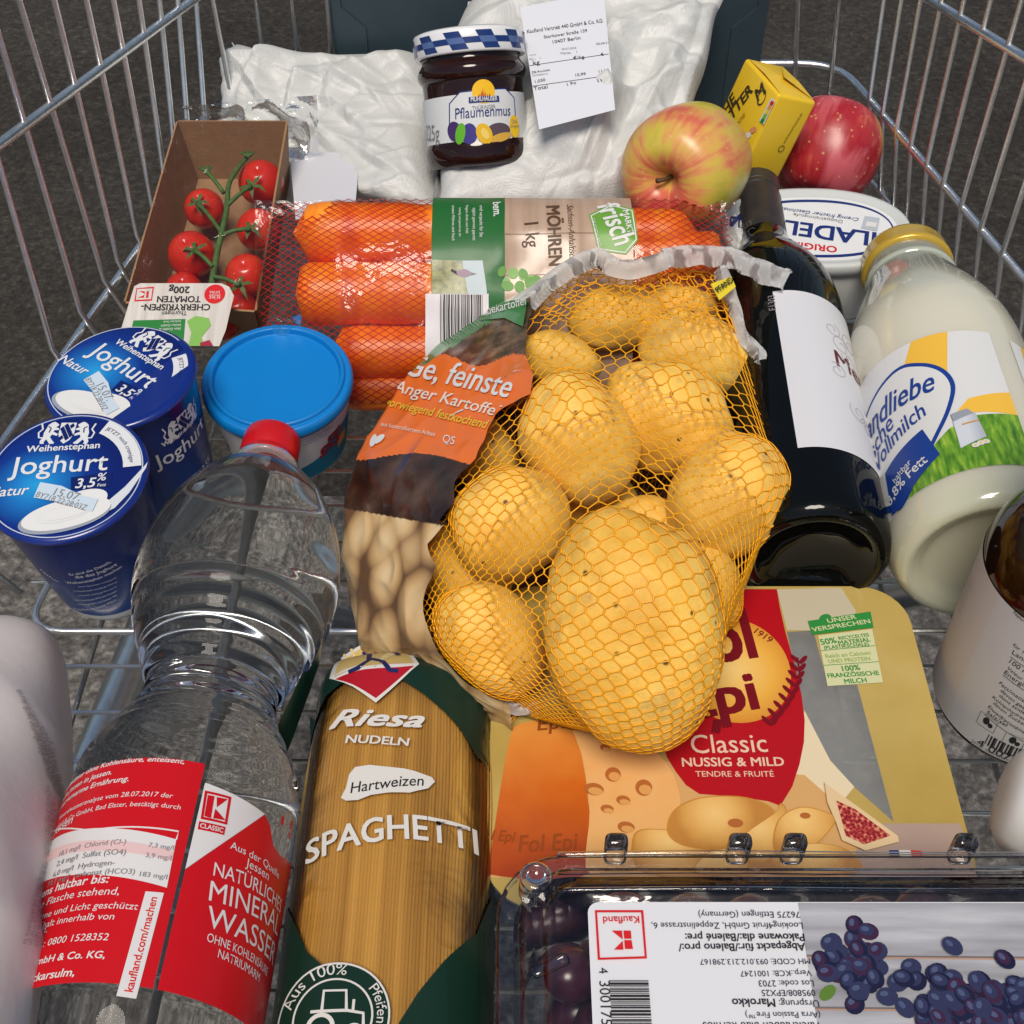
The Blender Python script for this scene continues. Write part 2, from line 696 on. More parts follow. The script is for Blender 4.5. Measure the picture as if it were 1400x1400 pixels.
# ================================================================ ground
def ground_mat():
    m = bpy.data.materials.new('asphalt')
    nt, b = nodes(m)
    b.inputs['Roughness'].default_value = .85
    b.inputs['Specular IOR Level'].default_value = .3
    tc = nt.nodes.new('ShaderNodeTexCoord')
    def nz(scale, det, rough=.6):
        n = nt.nodes.new('ShaderNodeTexNoise')
        n.inputs['Scale'].default_value = scale
        n.inputs['Detail'].default_value = det
        n.inputs['Roughness'].default_value = rough
        nt.links.new(tc.outputs['Object'], n.inputs['Vector'])
        return n
    a, c = nz(110, 4), nz(2.2, 5)
    vo = nt.nodes.new('ShaderNodeTexVoronoi')
    vo.inputs['Scale'].default_value = 190
    nt.links.new(tc.outputs['Object'], vo.inputs['Vector'])
    ra = nt.nodes.new('ShaderNodeValToRGB')
    e = ra.color_ramp.elements
    e.new(.5); e.new(.5)
    for k, (p, q) in enumerate([(.30, (.022, .019, .016)), (.48, (.037, .033, .028)), (.62, (.056, .050, .043)), (.78, (.11, .10, .09))]):
        e[k].position, e[k].color = p, (*q, 1)
    nt.links.new(a.outputs['Fac'], ra.inputs[0])
    rb = nt.nodes.new('ShaderNodeValToRGB')
    rb.color_ramp.elements[0].position, rb.color_ramp.elements[0].color = .3, (.65, .62, .58, 1)
    rb.color_ramp.elements[1].position, rb.color_ramp.elements[1].color = .7, (1.2, 1.2, 1.18, 1)
    nt.links.new(c.outputs['Fac'], rb.inputs[0])
    rv = nt.nodes.new('ShaderNodeValToRGB')
    rv.color_ramp.elements[0].position, rv.color_ramp.elements[0].color = .12, (1.25, 1.25, 1.25, 1)
    rv.color_ramp.elements[1].position, rv.color_ramp.elements[1].color = .5, (.88, .88, .88, 1)
    nt.links.new(vo.outputs['Distance'], rv.inputs[0])
    def mul(x, y):
        mx = nt.nodes.new('ShaderNodeMix')
        mx.data_type, mx.blend_type = 'RGBA', 'MULTIPLY'
        mx.inputs[0].default_value = 1
        nt.links.new(x, mx.inputs[6])
        nt.links.new(y, mx.inputs[7])
        return mx.outputs[2]
    nt.links.new(mul(mul(ra.outputs[0], rb.outputs[0]), rv.outputs[0]), b.inputs['Base Color'])
    bp = nt.nodes.new('ShaderNodeBump')
    bp.inputs['Strength'].default_value = .8
    bp.inputs['Distance'].default_value = .004
    nt.links.new(a.outputs['Fac'], bp.inputs['Height'])
    nt.links.new(bp.outputs[0], b.inputs['Normal'])
    return m
GZ = -.55
g = part('ground', [(-25, -25, GZ), (25, -25, GZ), (25, 25, GZ), (-25, 25, GZ)], [(0, 1, 2, 3)], ground_mat(), None, False)
g['kind'] = 'structure'

def granite_mat():
    m = bpy.data.materials.new('granite_paving')
    nt, b = nodes(m)
    b.inputs['Roughness'].default_value = .8
    tc = nt.nodes.new('ShaderNodeTexCoord')
    n = nt.nodes.new('ShaderNodeTexNoise')
    n.inputs['Scale'].default_value, n.inputs['Detail'].default_value, n.inputs['Roughness'].default_value = 85, 7, .7
    nt.links.new(tc.outputs['Object'], n.inputs['Vector'])
    c = nt.nodes.new('ShaderNodeValToRGB')
    st = [(.34, (.028, .025, .022)), (.47, (.08, .073, .065)), (.56, (.14, .128, .114)), (.68, (.27, .25, .225))]
    while len(c.color_ramp.elements) < 4:
        c.color_ramp.elements.new(.5)
    for e, (p, q) in zip(c.color_ramp.elements, st):
        e.position, e.color = p, (*q, 1)
    nt.links.new(n.outputs['Fac'], c.inputs[0])
    nt.links.new(c.outputs[0], b.inputs['Base Color'])
    return m
gp = part('pavement', [(-25, -25, GZ + .004), (25, -25, GZ + .004), (25, 1.0, GZ + .004), (-25, 1.0, GZ + .004)], [(0, 1, 2, 3)], granite_mat(), None, False)
gp['kind'] = 'structure'

# ================================================================ shopping cart
CHROME = mat('zinc_plated_wire', (.90, .91, .90), .34, 1, var=.12, vscale=120, bump=.12, bscale=500)
RUBBER = mat('wheel_rubber', (.03, .03, .032), .6)
cart = thing('shopping_cart', 'chrome wire shopping cart basket with a dark blue grey front panel, filled with groceries', 'shopping cart', (.03, .45, GZ))
def wall_hit(px, py, s):
    d = ray(px, py)
    # X = .03 + s*(.264 - .236*(Y-.615) + .15*(z-.055))
    k0 = .03 + s * (.264 + .236 * .615 + .15 * (.5 - .055))
    t = k0 / (d.x + s * .236 * d.y - s * .15 * d.z)
    return CAMP + d * t
def extend(p, q, axis, a, b):
    d = q - p
    f = lambda c: p + d * ((c - p[axis]) / d[axis])
    return f(a), f(b)
def rod(name, pts, r, n=8):
    v, f = tube(pts, r, n)
    return part(name, v, f, CHROME, cart)
def bent(p, c, q, n=6, rad=.03):
    """a rounded corner at c between p and q"""
    a = c + (p - c).normalized() * rad
    b = c + (q - c).normalized() * rad
    return [a * (1 - t) ** 2 + c * 2 * t * (1 - t) + b * t * t for t in [i / n for i in range(n + 1)]]
FY = .865
def hoop(lp, rp, r, zf):
    l0, l1 = extend(wall_hit(*lp[0], -1), wall_hit(*lp[1], -1), 1, -.06, FY)
    r0, r1 = extend(wall_hit(*rp[0], 1), wall_hit(*rp[1], 1), 1, -.06, FY)
    l1.z = r1.z = zf
    off = V((-.0035, 0, 0))
    pts = [l0 + off] + bent(l0, l1, r1) + bent(l1, r1, r0) + [r0 - off]
    rod('rail', pts, r, 10)
hoop([(79, 480), (213, 285)], [(1345, 299), (1191, 117)], .0026, .046)
hoop([(0, 206), (274, 0)], [(1378, 59), (1287, 2)], .0029, .118)
# floor frame
fl = [V((-.240, .386, 0)), V((-.168, .835, 0)), V((.24, .835, 0)), V((.352, .386, 0))]
pts = bent(fl[3], fl[0], fl[1], 6, .02) + bent(fl[0], fl[1], fl[2]) + bent(fl[1], fl[2], fl[3]) + bent(fl[2], fl[3], fl[0], 6, .02)
v, f = tube(pts, .0018, 8, True)
part('floor_frame', v, f, CHROME, cart)
for k in range(-17, 13):
    y = .3935 - .0265 * k
    if k == 0:
        continue
    hl = -.252 + .187 * (y - .386) if y > .386 else -.30
    hr = .352 - .249 * (y - .386) if y > .386 else .37
    rod('floor_wire', [(hl, y, -.0028), (hr, y, -.0028)], .0012, 6)
for k in range(18):
    x = -.2127 + .033 * k
    top = min(.834, .386 + (x + .25) / .187) if x < 0 else min(.834, .386 + (.352 - x) / .249)
    rod('floor_wire', [(x, .06, -.0054), (x + .012, top, -.0054)], .0014, 6)
# wall wires: two photo pixels on each wire fix it in the wall plane
LZ = [((-60, 20), (6, 190)), ((0, 55), (44, 180)), ((26, 0), (82, 150)), ((74, 0), (117, 122)), ((118, 0), (148, 98)), ((155, 0), (176, 74)), ((190, 0), (203, 56)),
      ((218, 0), (227, 38)), ((243, 0), (250, 22)), ((268, 0), (273, 8)), ((291, 0), (300, 40))]
LB = {0: (72, 478), 1: (117, 450), 2: (160, 440), 3: (165, 372), 4: (190, 333), 5: (209, 285), 6: (223, 230), 7: (237, 186), 8: (255, 158), 9: (278, 141), 10: (312, 110)}
for i, (a, b) in enumerate(LZ):
    p = wall_hit(*a, -1)
    q = wall_hit(*LB[i], -1)
    a_, b_ = extend(p, q, 2, .26, .0)
    mid = p + (q - p) * ((.05 - p.z) / (q.z - p.z))
    rod('side_wire', [a_, mid, V((-.252 + .187 * (b_.y - .386), b_.y, .0))], .0017)
for k in range(1, 9):                            # the wall goes on towards the handle
    y = .50 - .045 * k
    X = lambda z: .03 - (.264 - .236 * (y - .615) + .15 * (z - .055))
    rod('side_wire', [(X(.26), y + .03, .26), (X(.05), y + .006, .05), (-.252 + .187 * (y - .386), y, 0)], .0017)
RZ = [((560, 0), (485, 520)), ((665, 0), (565, 610)), ((780, 0), (650, 710)), ((905, 10), (735, 815)), ((1040, 0), (830, 930)), ((1200, 0), (930, 1050)),
      ((1385, 0), (1040, 1180)), ((1560, 0), (1160, 1310)), ((1790, -60), (1290, 1455)), ((2020, -100), (1440, 1620))]
for a, b in RZ:
    p, q = (wall_hit(1080 + c[0] * .2286, c[1] * .2286, 1) for c in (a, b))
    a_, b_ = extend(p, q, 2, .26, 0)
    mid = p + (q - p) * ((.05 - p.z) / (q.z - p.z))
    y = b_.y
    rod('side_wire', [a_, mid, V((.352 - .249 * (y - .386), y, 0))], .0017)
for k in range(1, 9):
    y = .52 - .045 * k
    X = lambda z: .03 + (.264 - .236 * (y - .615) + .15 * (z - .055))
    rod('side_wire', [(X(.26), y + .03, .26), (X(.05), y + .006, .05), (.352 - .249 * (y - .386), y, 0)], .0017)
for a, b in (((357, 0), (367, 67)), ((405, 0), (414, 66)), ((452, 0), (458, 66)), ((1085, 0), (1080, 90)), ((1139, 0), (1127, 98))):
    p, q = aty(*a, FY - .004), aty(*b, FY - .004)
    a_, b_ = extend(p, q, 2, .26, .002)
    rod('front_wire', [a_, b_ + V((0, -.028, 0))], .0017)
# front panel: blue grey plastic with raised edge strips
PANEL = mat('panel_plastic', (.034, .058, .074), .42, var=.12, vscale=30, bump=.15, bscale=900)
pl, pr = aty(455, 40, FY - .012).x, aty(1045, 40, FY - .012).x
gx = G()
gx.add(*bevel_box(pr - pl, .012, .30, Matrix.Translation(((pl + pr) / 2, FY - .012, .155)), .003))
pan = gx.build('front_panel', PANEL, cart, False)
for s, x in ((1, pl), (-1, pr)):
    q = G()
    y0, y1 = FY - .0195, FY - .0178
    prof = [(x + s * .001, .008), (x + s * .024, .008), (x + s * .024, .082), (x + s * .008, .097), (x + s * .008, .30), (x + s * .001, .30)]
    vv = [(a, y0, b) for a, b in prof] + [(a, y1, b) for a, b in prof]
    n = len(prof)
    q.add(vv, [tuple(range(n)), tuple(range(n, 2 * n))] + [(i, (i + 1) % n, n + (i + 1) % n, n + i) for i in range(n)])
    q.build('edge_strip', PANEL, pan, False)
q = G()
q.add(*bevel_box(.19, .006, .016, Matrix.Translation(((pl + pr) / 2, FY - .021, .168)), .002))
q.build('rib', PANEL, pan, False)
# chassis: bent tubes to four castors
for s in (-1, 1):
    x = .03 + s * .245
    v, f = tube([(x, -.12, -.10), (x, .30, -.055), (.03 + s * .225, .46, -.05), (.03 + s * .14, .62, -.30), (.03 + s * .14, .64, GZ + .12)], .011, 12)
    part('chassis_tube', v, f, CHROME, cart)
    v, f = tube([(x, -.12, -.10), (x, -.22, GZ + .12)], .011, 12)
    part('chassis_tube', v, f, CHROME, cart)
    for y, xx in ((.64, .03 + s * .14), (-.22, x)):
        gq = G()
        gq.add(*lathe([(.0, -.013), (.05, -.013), (.058, -.009), (.058, .009), (.05, .013), (0, .013)], (xx, y, GZ + .063), (1, 0, 0), 24))
        gq.build('castor_wheel', RUBBER, cart)
        gq = G()
        for e in (-1, 1):
            gq.add(*bevel_box(.003, .03, .09, Matrix.Translation((xx + e * .017, y, GZ + .09)), .001, 1))
        gq.add(*bevel_box(.04, .035, .006, Matrix.Translation((xx, y, GZ + .136)), .001, 1))
        gq.build('castor_fork', CHROME, cart, False)

# ================================================================ white paper bags at the front end
def bag_paper(name):
    m = bpy.data.materials.new(name)
    nt, b = nodes(m)
    b.inputs['Base Color'].default_value = (.60, .61, .595, 1)
    b.inputs['Roughness'].default_value = .42
    b.inputs['Specular IOR Level'].default_value = .45
    b.inputs['Subsurface Weight'].default_value = 0
    tc = nt.nodes.new('ShaderNodeTexCoord')
    n = nt.nodes.new('ShaderNodeTexNoise')
    n.inputs['Scale'].default_value = 26
    n.inputs['Detail'].default_value = 8
    n.inputs['Distortion'].default_value = .8
    nt.links.new(tc.outputs['Object'], n.inputs['Vector'])
    vo = nt.nodes.new('ShaderNodeTexVoronoi')
    vo.inputs['Scale'].default_value = 38
    vo.feature = 'SMOOTH_F1'
    nt.links.new(n.outputs['Color'], vo.inputs['Vector'])
    ad = nt.nodes.new('ShaderNodeMath')
    ad.operation = 'ADD'
    nt.links.new(n.outputs['Fac'], ad.inputs[0])
    nt.links.new(vo.outputs['Distance'], ad.inputs[1])
    bp = nt.nodes.new('ShaderNodeBump')
    bp.inputs['Strength'].default_value = .18
    bp.inputs['Distance'].default_value = .003
    nt.links.new(ad.outputs[0], bp.inputs['Height'])
    nt.links.new(bp.outputs[0], b.inputs['Normal'])
    return m
PAPER = bag_paper('white_bag_paper')
def crumple(p, amp, sc=1.0, seed=0):
    q = V(p) * sc + V((seed * 3.1, seed * 1.7, seed))
    q = q + V((noise.noise(q * 9), noise.noise(q * 9 + V((7, 0, 0))), 0)) * .04
    a = 1 - abs(noise.noise(q * 11)) * 3.2
    b = 1 - abs(noise.noise(q * 25 + V((5, 3, 1)))) * 3.0
    c = 1 - abs(noise.noise(q * 55 + V((1, 8, 1)))) * 2.6
    return amp * (1.25 * a + .62 * b + .22 * c + .9 * noise.noise(q * 6))
def folds(seed, n):
    rg = random.Random(seed)
    out = []
    for k in range(n):
        big = k < n * .35
        out.append((rg.random(), rg.random(), rg.uniform(0, math.pi), rg.uniform(.18, .5) if big else rg.uniform(.06, .22), rg.uniform(.04, .09) if big else rg.uniform(.015, .045),
                    rg.choice((1, 1, -.8)) * (rg.uniform(.6, 1.2) if big else rg.uniform(.2, .55))))
    return out
def fold_h(u, v, fl):
    h = 0
    for cu, cv, a, ln, wd, am in fl:
        x, y = u - cu, v - cv
        al = abs(x * math.cos(a) + y * math.sin(a)) / ln
        if al >= 1:
            continue
        d = (-x * math.sin(a) + y * math.cos(a)) / wd
        if d > 1 or d < -1.8:
            continue
        t = (1 - d) if d > 0 else (1 + d / 1.8)
        h += am * t * (1 - al) ** .7
    return h
def cushion(name, quad, thick, amp, seed, parent, mats, n=90, edge=.10, dents=(), sc=1.0, lumps=()):
    """a soft bag between four corner points (bl, br, tr, tl); returns the object and its BVH"""
    bl, br, tr, tl = [V(q) for q in quad]
    N = (br - bl).cross(tl - bl).normalized()
    FLD = folds(int(seed * 10), 120)
    def base(u, v):
        return (bl * (1 - u) + br * u) * (1 - v) + (tl * (1 - u) + tr * u) * v
    def prof(u, v):
        a = min(u, 1 - u) / edge
        b = min(v, 1 - v) / edge
        a, b = min(a, 1), min(b, 1)
        return math.sqrt(max(0, 1 - (1 - a) ** 2)) * math.sqrt(max(0, 1 - (1 - b) ** 2))
    def fr(u, v):
        p = base(u, v)
        k = prof(u, v)
        p = p + V((noise.noise(p * 21 + V((seed, 0, 0))), 0, noise.noise(p * 17 + V((0, seed, 3))))) * (.010 * (1 - k) + .002)
        h = thick * k * (.8 + .45 * noise.noise(p * 9 + V((seed, seed, 0)))) + (crumple(p, amp * .22, sc, seed) + amp * .85 * fold_h(u, v, FLD)) * (.35 + .65 * k)
        for (dx, dy, dz, rr, dep) in dents:
            dd = (p - V((dx, dy, dz))).length / rr
            if dd < 1.6:
                h -= dep * math.exp(-dd * dd * 2)
        for (lu, lv, ru, rv, hh) in lumps:
            h += hh * math.exp(-((u - lu) / ru) ** 2 - ((v - lv) / rv) ** 2)
        return p + N * h
    def bk(u, v):
        p = base(u, v)
        return p - N * (thick * .8 * prof(u, v))
    v1, f1 = grid(n, n, fr)
    v2, f2 = grid(24, 24, bk)
    gg = G()
    gg.add(v1, f1)
    gg.add(v2, f2)
    o = gg.build(name, mats, parent)
    return o, BVHTree.FromPolygons([tuple(x) for x in v1], f1)
lb = thing('paper_bag', 'crumpled white paper bag behind the tomato tray, a blank sticker at its lower corner', 'bag', tuple(aty(440, 230, .74)))
q = [aty(300, 282, .748), aty(600, 292, .672), aty(582, 72, .835), aty(318, 78, .838)]
_, LBV = cushion('bag_body', q, .020, .0072, 1.3, lb, PAPER, 150, .09, dents=[(-.02, .70, .09, .05, .03)])
def lay_on(bvh, pix, lift):
    """the plane of a stiff label resting on a crumpled surface: photo pixels bl, br, tl"""
    c = Cast(bvh)
    hs = [c.P(*p) for p in pix]
    n = (hs[1] - hs[0]).cross(hs[2] - hs[0]).normalized()
    if n.dot(CAMP - hs[0]) < 0:
        n = -n
    return Plane(hs[0] + n * lift, hs[1] - hs[0], n.cross(hs[1] - hs[0]))
P = Print(lay_on(LBV, ((404, 300), (484, 300), (396, 206)), .0055), 0)
P.poly([(396, 206), (492, 210), (484, 300), (404, 300)], ink('sticker', (.62, .63, .68)), 0)
P.build('sticker', lb)
# loose thread of the bag's torn corner
v, f = tube([aty(320, 72, .833), aty(322, 66, .832), aty(317, 58, .832)], [.0012, .0008, .0003], 5)
part('torn_corner', v, f, PAPER, lb)
rb = thing('paper_bag', 'large crumpled white paper bag with a printed price label, leaning on the front panel', 'bag', tuple(aty(780, 200, .74)))
q = [aty(586, 300, .655), aty(905, 305, .672), aty(985, -6, .832), aty(640, 2, .838)]
_, RBV = cushion('bag_body', q, .022, .0085, 5.2, rb, PAPER, 160, .10, dents=[(-.018, .735, .10, .06, .035)], lumps=[(.55, .25, .25, .16, .018), (.85, .75, .12, .2, .012)])
P = Print(lay_on(RBV, ((737, 177), (841, 150), (711, 10)), .0165), 0)
lab = [(711, 10), (825, -12), (841, 150), (737, 177)]
P.poly(lab, ink('receipt_paper', (.68, .70, .75)), 0)
P.text('Kaufland Vertrieb 440 GmbH & Co. KG', (721, 46), (824, 31), BLACK, 2, 1.5)
P.text('Storkower Straße 139', (744, 53), (803, 44), BLACK, 2, 1.2)
P.text('10407 Berlin', (756, 60), (794, 54), BLACK, 2, 1.1)
P.text('NCHS', (724, 77), (733, 76), GREY, 2)
P.text('Nr.:   1', (724, 83), (739, 81), GREY, 2)
P.text('09.07.2025', (768, 69), (788, 67), GREY, 2)
P.text('Verst.   1', (766, 75), (789, 73), GREY, 2)
P.text('08:58:01', (815, 62), (832, 60), GREY, 2)
P.line([(724, 90), (832, 74)], .0004, BLACK)
P.text('€/kg', (784, 82), (799, 80), BLACK, 2)
P.text('€', (822, 77), (826, 76), BLACK, 2)
P.text('kg', (729, 89), (738, 88), BLACK, 2)
P.text('ZB-Roulade', (727, 101), (752, 97), BLACK, 2)
P.text('ÖSTERREICH', (728, 105), (749, 102), GREY, 2)
P.text('1,030', (732, 114), (746, 111), BLACK, 2)
P.text('10,99', (787, 105), (801, 103), BLACK, 2)
P.text('11,32', (819, 100), (833, 98), BLACK, 2)
P.line([(728, 118), (836, 103)], .0004, BLACK)
P.text('Total', (730, 124), (749, 121), BLACK, 2)
P.text('1 Po', (776, 118), (788, 115), BLACK, 2)
P.text('11,32', (818, 113), (834, 109), BLACK, 2, bold=.02)
P.build('price_label', rb)

# ================================================================ water bottle
def lerp(a, b, t):
    return (a[0] + (b[0] - a[0]) * t, a[1] + (b[1] - a[1]) * t)
WATER = mat('still_water', (.98, 1, .99), .0, trans=1, ior=1.20, bump=.1, bscale=30)
REDCAP = mat('red_cap', (.55, .008, .012), .3, coat=.3)
wa, wb = V((-.1220, .474, .0475)), V((-.1345, .148, .0475))
wax = (wb - wa).normalized()
wt = thing('water_bottle', 'clear plastic water bottle with red screw cap and red label, lying on its side', 'bottle', (-.13, .31, 0))
prof = smooth_prof([(.0128, .020), (.0135, .026), (.019, .032), (.0285, .040), (.0358, .052), (.0422, .068), (.0458, .088), (.0460, .106), (.0415, .126), (.0335, .145),
                    (.0280, .160), (.0298, .172), (.0378, .188), (.0432, .200), (.0449, .212), (.0451, .224)], 12)
prof += [(.0451, .24), (.0451, .28), (.0451, .302)] + smooth_prof([(.0451, .304), (.042, .314), (.037, .322), (.028, .325), (.012, .319), (0, .316)], 5)
def rib(r, s):
    k = 0
    if .112 < s < .200:
        k = .0007 * math.sin((s - .112) / .0098 * 2 * math.pi) * math.sin((s - .112) / .088 * math.pi) ** .6
    return r + k
prof = [(rib(r, s), s) for r, s in prof]
def wmod(t, s):
    k = math.exp(-((s - .078) / .024) ** 2)
    k2 = math.exp(-((s - .128) / .02) ** 2)
    return 1 - .022 * k * abs(math.sin(2.5 * t + .4)) ** 3 - .006 * k2 * abs(math.sin(5 * t))
v, f = lathe([(0, .020)] + prof, wa, wax, 96, (0, 0, 1), wmod)
part('bottle_body', v, f, WATER, wt)
gq = G()
gq.add(*lathe([(0, 0), (.0125, 0), (.0142, .0015), (.0146, .004), (.0146, .0145), (.0139, .0155), (.0139, .0175), (.0146, .0178), (.0146, .0205), (.0130, .0207)], wa, wax, 60, (0, 0, 1),
              lambda t, s: 1 + (.012 * math.cos(30 * t) if .004 < s < .0146 else 0)))
gq.build('screw_cap', REDCAP, wt)
gq = G()
gq.add(*lathe([(.0132, .0215), (.0168, .0218), (.0168, .0236), (.0132, .0242)], wa, wax, 40))
gq.build('neck_ring', mat('clear_ring', (.8, .85, .85), .1, trans=.8, ior=1.4), wt)
LR = ink('label_red', (.56, .006, .012), .3, coat=.35)
LW = ink('label_white', (0.688, 0.671, 0.671), .3, coat=.35)
cy = Cyl(wa, wax, (0, 0, 1), .0454)
P = Print(cy, 0)
v0, v1 = cy.inv(200, 1036)[1], .303
ug0, ug1 = cy.inv(256, 1150)[0], cy.inv(262, 1150)[0]
uL, uR = ug0 + .085, ug1 - .062
P.poly([(ug0, v0), (ug0, v1), (uL, v1), (uL, v0)], LR, 0, False)
tp = cy.inv(272, 1068)
dg0, dg1 = cy.inv(243, 1186), cy.inv(362, 1113)
P.poly([(ug1, tp[1]), (dg1[0], dg1[1]), (ug1, dg0[1])], LW, 0, False)
P.poly([(ug1, dg0[1] + .0002), (dg1[0], dg1[1] + .0002), (dg1[0] - .004, dg1[1] + .003), (dg1[0] - .008, dg1[1] + .009), (dg1[0] - .014, dg1[1] + .010), (uR, dg1[1] + .004), (uR, v1), (ug1, v1)], LR, 0, False)
for s_, a, b in [('Mineralwasser ohne Kohlensäure, enteisent,', (92, 1072), (247, 1063)), ('Quelle Jessen in Jessen.', (85, 1084), (147, 1077)), ('für natriumarme Ernährung.', (85, 1096), (170, 1088))]:
    P.text(s_, a, b, LW, 1, .82, .012, .2, level=True)
for s_, a, b in [('Mineralwasseranalyse vom 28.07.2017 der', (84, 1112), (233, 1103)), ('Hall & Co GmbH, Bad Elster, bestätigt durch', (82, 1124), (244, 1117)), ('Jessen', (76, 1136), (96, 1134))]:
    P.text(s_, a, b, LW, 1, .9, 0, .1, level=True)
P.poly([(70, 1152), (241, 1148), (228, 1214), (54, 1210)], LW, 1)
P.poly([(66, 1168), (237, 1164), (234, 1178), (62, 1182)], ink('label_pink', (.72, .5, .5), .3), 2)
P.line([(72, 1139), (124, 1136), (244, 1137), (241, 1148)], .0006, LW, 1)
P.line([(124, 1136), (121, 1150)], .0006, LW, 1)
P.text('Anionen', (128, 1148), (164, 1146), LW, 1, 1.1, .015)
for s_, a, b in [('18,1 mg/l  Chlorid (Cl-)', (84, 1165), (170, 1162)), ('7,3 mg/l', (202, 1161), (237, 1161)), ('2,4 mg/l  Sulfat (SO4)', (80, 1179), (170, 1176)), ('3,9 mg/l', (198, 1175), (234, 1175)),
                 ('6,0 mg/l  Hydrogen-', (75, 1194), (155, 1190)), ('39,7 mg/l  carbonat (HCO3)', (68, 1207), (182, 1203)), ('183 mg/l', (190, 1201), (228, 1201))]:
    P.text(s_, a, b, GREY, 3, .9, level=True)
for s_, a, b, bo in [('mindestens haltbar bis:', (42, 1234), (143, 1225), .015), ('kühl. Bitte Flasche stehend,', (38, 1249), (158, 1240), 0), ('vor Wärme und Licht geschützt', (36, 1264), (185, 1255), 0),
                     ('Anbruch Inhalt innerhalb von', (30, 1279), (152, 1271), 0), ('konsumieren.', (22, 1293), (60, 1290), 0), ('K-CLASSIC? Tel.: 0800 1528352', (12, 1310), (143, 1303), 0),
                     ('Dienstleistung GmbH & Co. KG,', (8, 1334), (138, 1328), .015), ('74149 Neckarsulm,', (10, 1351), (98, 1346), .015)]:
    P.text(s_, a, b, LW, 1, .88, bo, .08, level=True)
P.poly([(199, 1219), (224, 1221), (186, 1366), (159, 1362)], LW, 1)
P.text('kaufland.com/machen', (181, 1357), (215, 1228), RED, 2, 1.0, .015)
P.poly([(280, 1081), (316, 1090), (310, 1128), (274, 1120)], LR, 1, True, [[(283, 1085), (312, 1092), (307, 1124), (278, 1117)]])
for t_ in ([(284, 1087), (293, 1089), (288, 1119), (279, 1116)], [(296, 1090), (311, 1093), (296, 1104)], [(294, 1106), (308, 1122), (291, 1119)]):
    P.poly(t_, LR, 1)
P.poly([(272, 1123), (308, 1131), (306, 1142), (270, 1134)], LR, 1)
P.text('CLASSIC', (273, 1132), (304, 1139), LW, 2, 1.1, .02)
for s_, a, b, h_ in [('Aus der Quelle', (314, 1160), (380, 1202), .9), ('Jessen', (335, 1184), (366, 1204), .9), ('NATÜRLICHES', (291, 1197), (382, 1249), 1.15), ('MINERAL', (285, 1231), (378, 1280), 1.0),
                     ('WASSER', (281, 1267), (372, 1321), .98), ('OHNE KOHLENSÄURE', (282, 1287), (364, 1335), 1.25), ('NATRIUMARM', (297, 1309), (353, 1343), 1.2)]:
    P.text(s_, a, b, LW, 1, h_, 0)
P.ell((386, 1122), .0012, .0022, LR, 0); P.ell((398, 1128), .0012, .0022, LR, 0); P.ell((395, 1142), .0010, .0016, LR, 0)
P.build('label', wt)

# ================================================================ wine bottle
WGLASS = mat('dark_wine_glass', (.003, .0035, .003), .05, spec=.4)
wn = thing('wine_bottle', 'dark glass wine bottle with plain white label and brown capsule, lying on its side', 'bottle', (.149, .55, 0))
wb0, wb1 = V((.1435, .396, .0395)), V((.1565, .715, .0385))
wx = (wb1 - wb0).normalized()
pr_ = smooth_prof([(0, .013), (.008, .0125), (.017, .0095), (.0245, .0040), (.0275, .0012)], 5) + smooth_prof([(.0295, 0), (.0335, .0012), (.0365, .005), (.0375, .012)], 4)
pr_ += [(.0375, .05), (.0375, .12)] + smooth_prof([(.0375, .178), (.0368, .192), (.0335, .210), (.0265, .228), (.0195, .243), (.0158, .256), (.0148, .268), (.0146, .30)], 5)
v, f = lathe(pr_, wb0, wx, 120, (0, 0, 1), lambda t, s: 1 + (.006 * math.cos(60 * t) if s < .0045 else 0))
part('bottle_glass', v, f, WGLASS, wn)
CAPS = mat('capsule_foil', (.052, .045, .042), .38, .35, var=.25, vscale=90)
gq = G()
gq.add(*lathe(smooth_prof([(.0150, .252), (.0152, .262), (.0156, .30), (.0158, .305), (.0162, .3055), (.0162, .309), (.0157, .3095), (.0161, .310), (.0161, .3165), (.0150, .319), (0, .3192)], 3), wb0, wx, 48, (0, 0, 1)))
gq.build('capsule', CAPS, wn)
gq = G()
gq.add(*lathe([(.0150, .249), (.0158, .2495), (.0158, .2525), (.0150, .253)], wb0, wx, 48, (0, 0, 1)))
gq.build('capsule_band', mat('gold_band', (.45, .32, .08), .3, 1), wn)
cy = Cyl(wb0, wx, (0, 0, 1), .0376)
P = Print(cy, .0002)
LAB = ink('wine_label', (0.662, 0.671, 0.705), .6)
a0, a1 = cy.inv(1056, 399), cy.inv(1097, 612)
ul = (a0[0] + a1[0]) / 2
P.poly([(ul - .001, a0[1]), (ul - .001, a1[1]), (ul + .095, a1[1]), (ul + .095, a0[1])], LAB, 0, False)
m0 = cy.inv(1144, 500)
P.text('Merlot', m0, (m0[0] + .045, m0[1]), ink('wine_red', (.12, .015, .03)), 1, 1.1, .01, 0, False)
SW = ink('swirl_grey', (.45, .46, .49), .6)
def swirl(c, r0, t0, turns, sgn=1, n=26):
    return [(c[0] + sgn * r0 * (1 - .75 * i / n) * math.cos(t0 + turns * 6.28 * i / n), c[1] + r0 * (1 - .75 * i / n) * math.sin(t0 + turns * 6.28 * i / n)) for i in range(n + 1)]
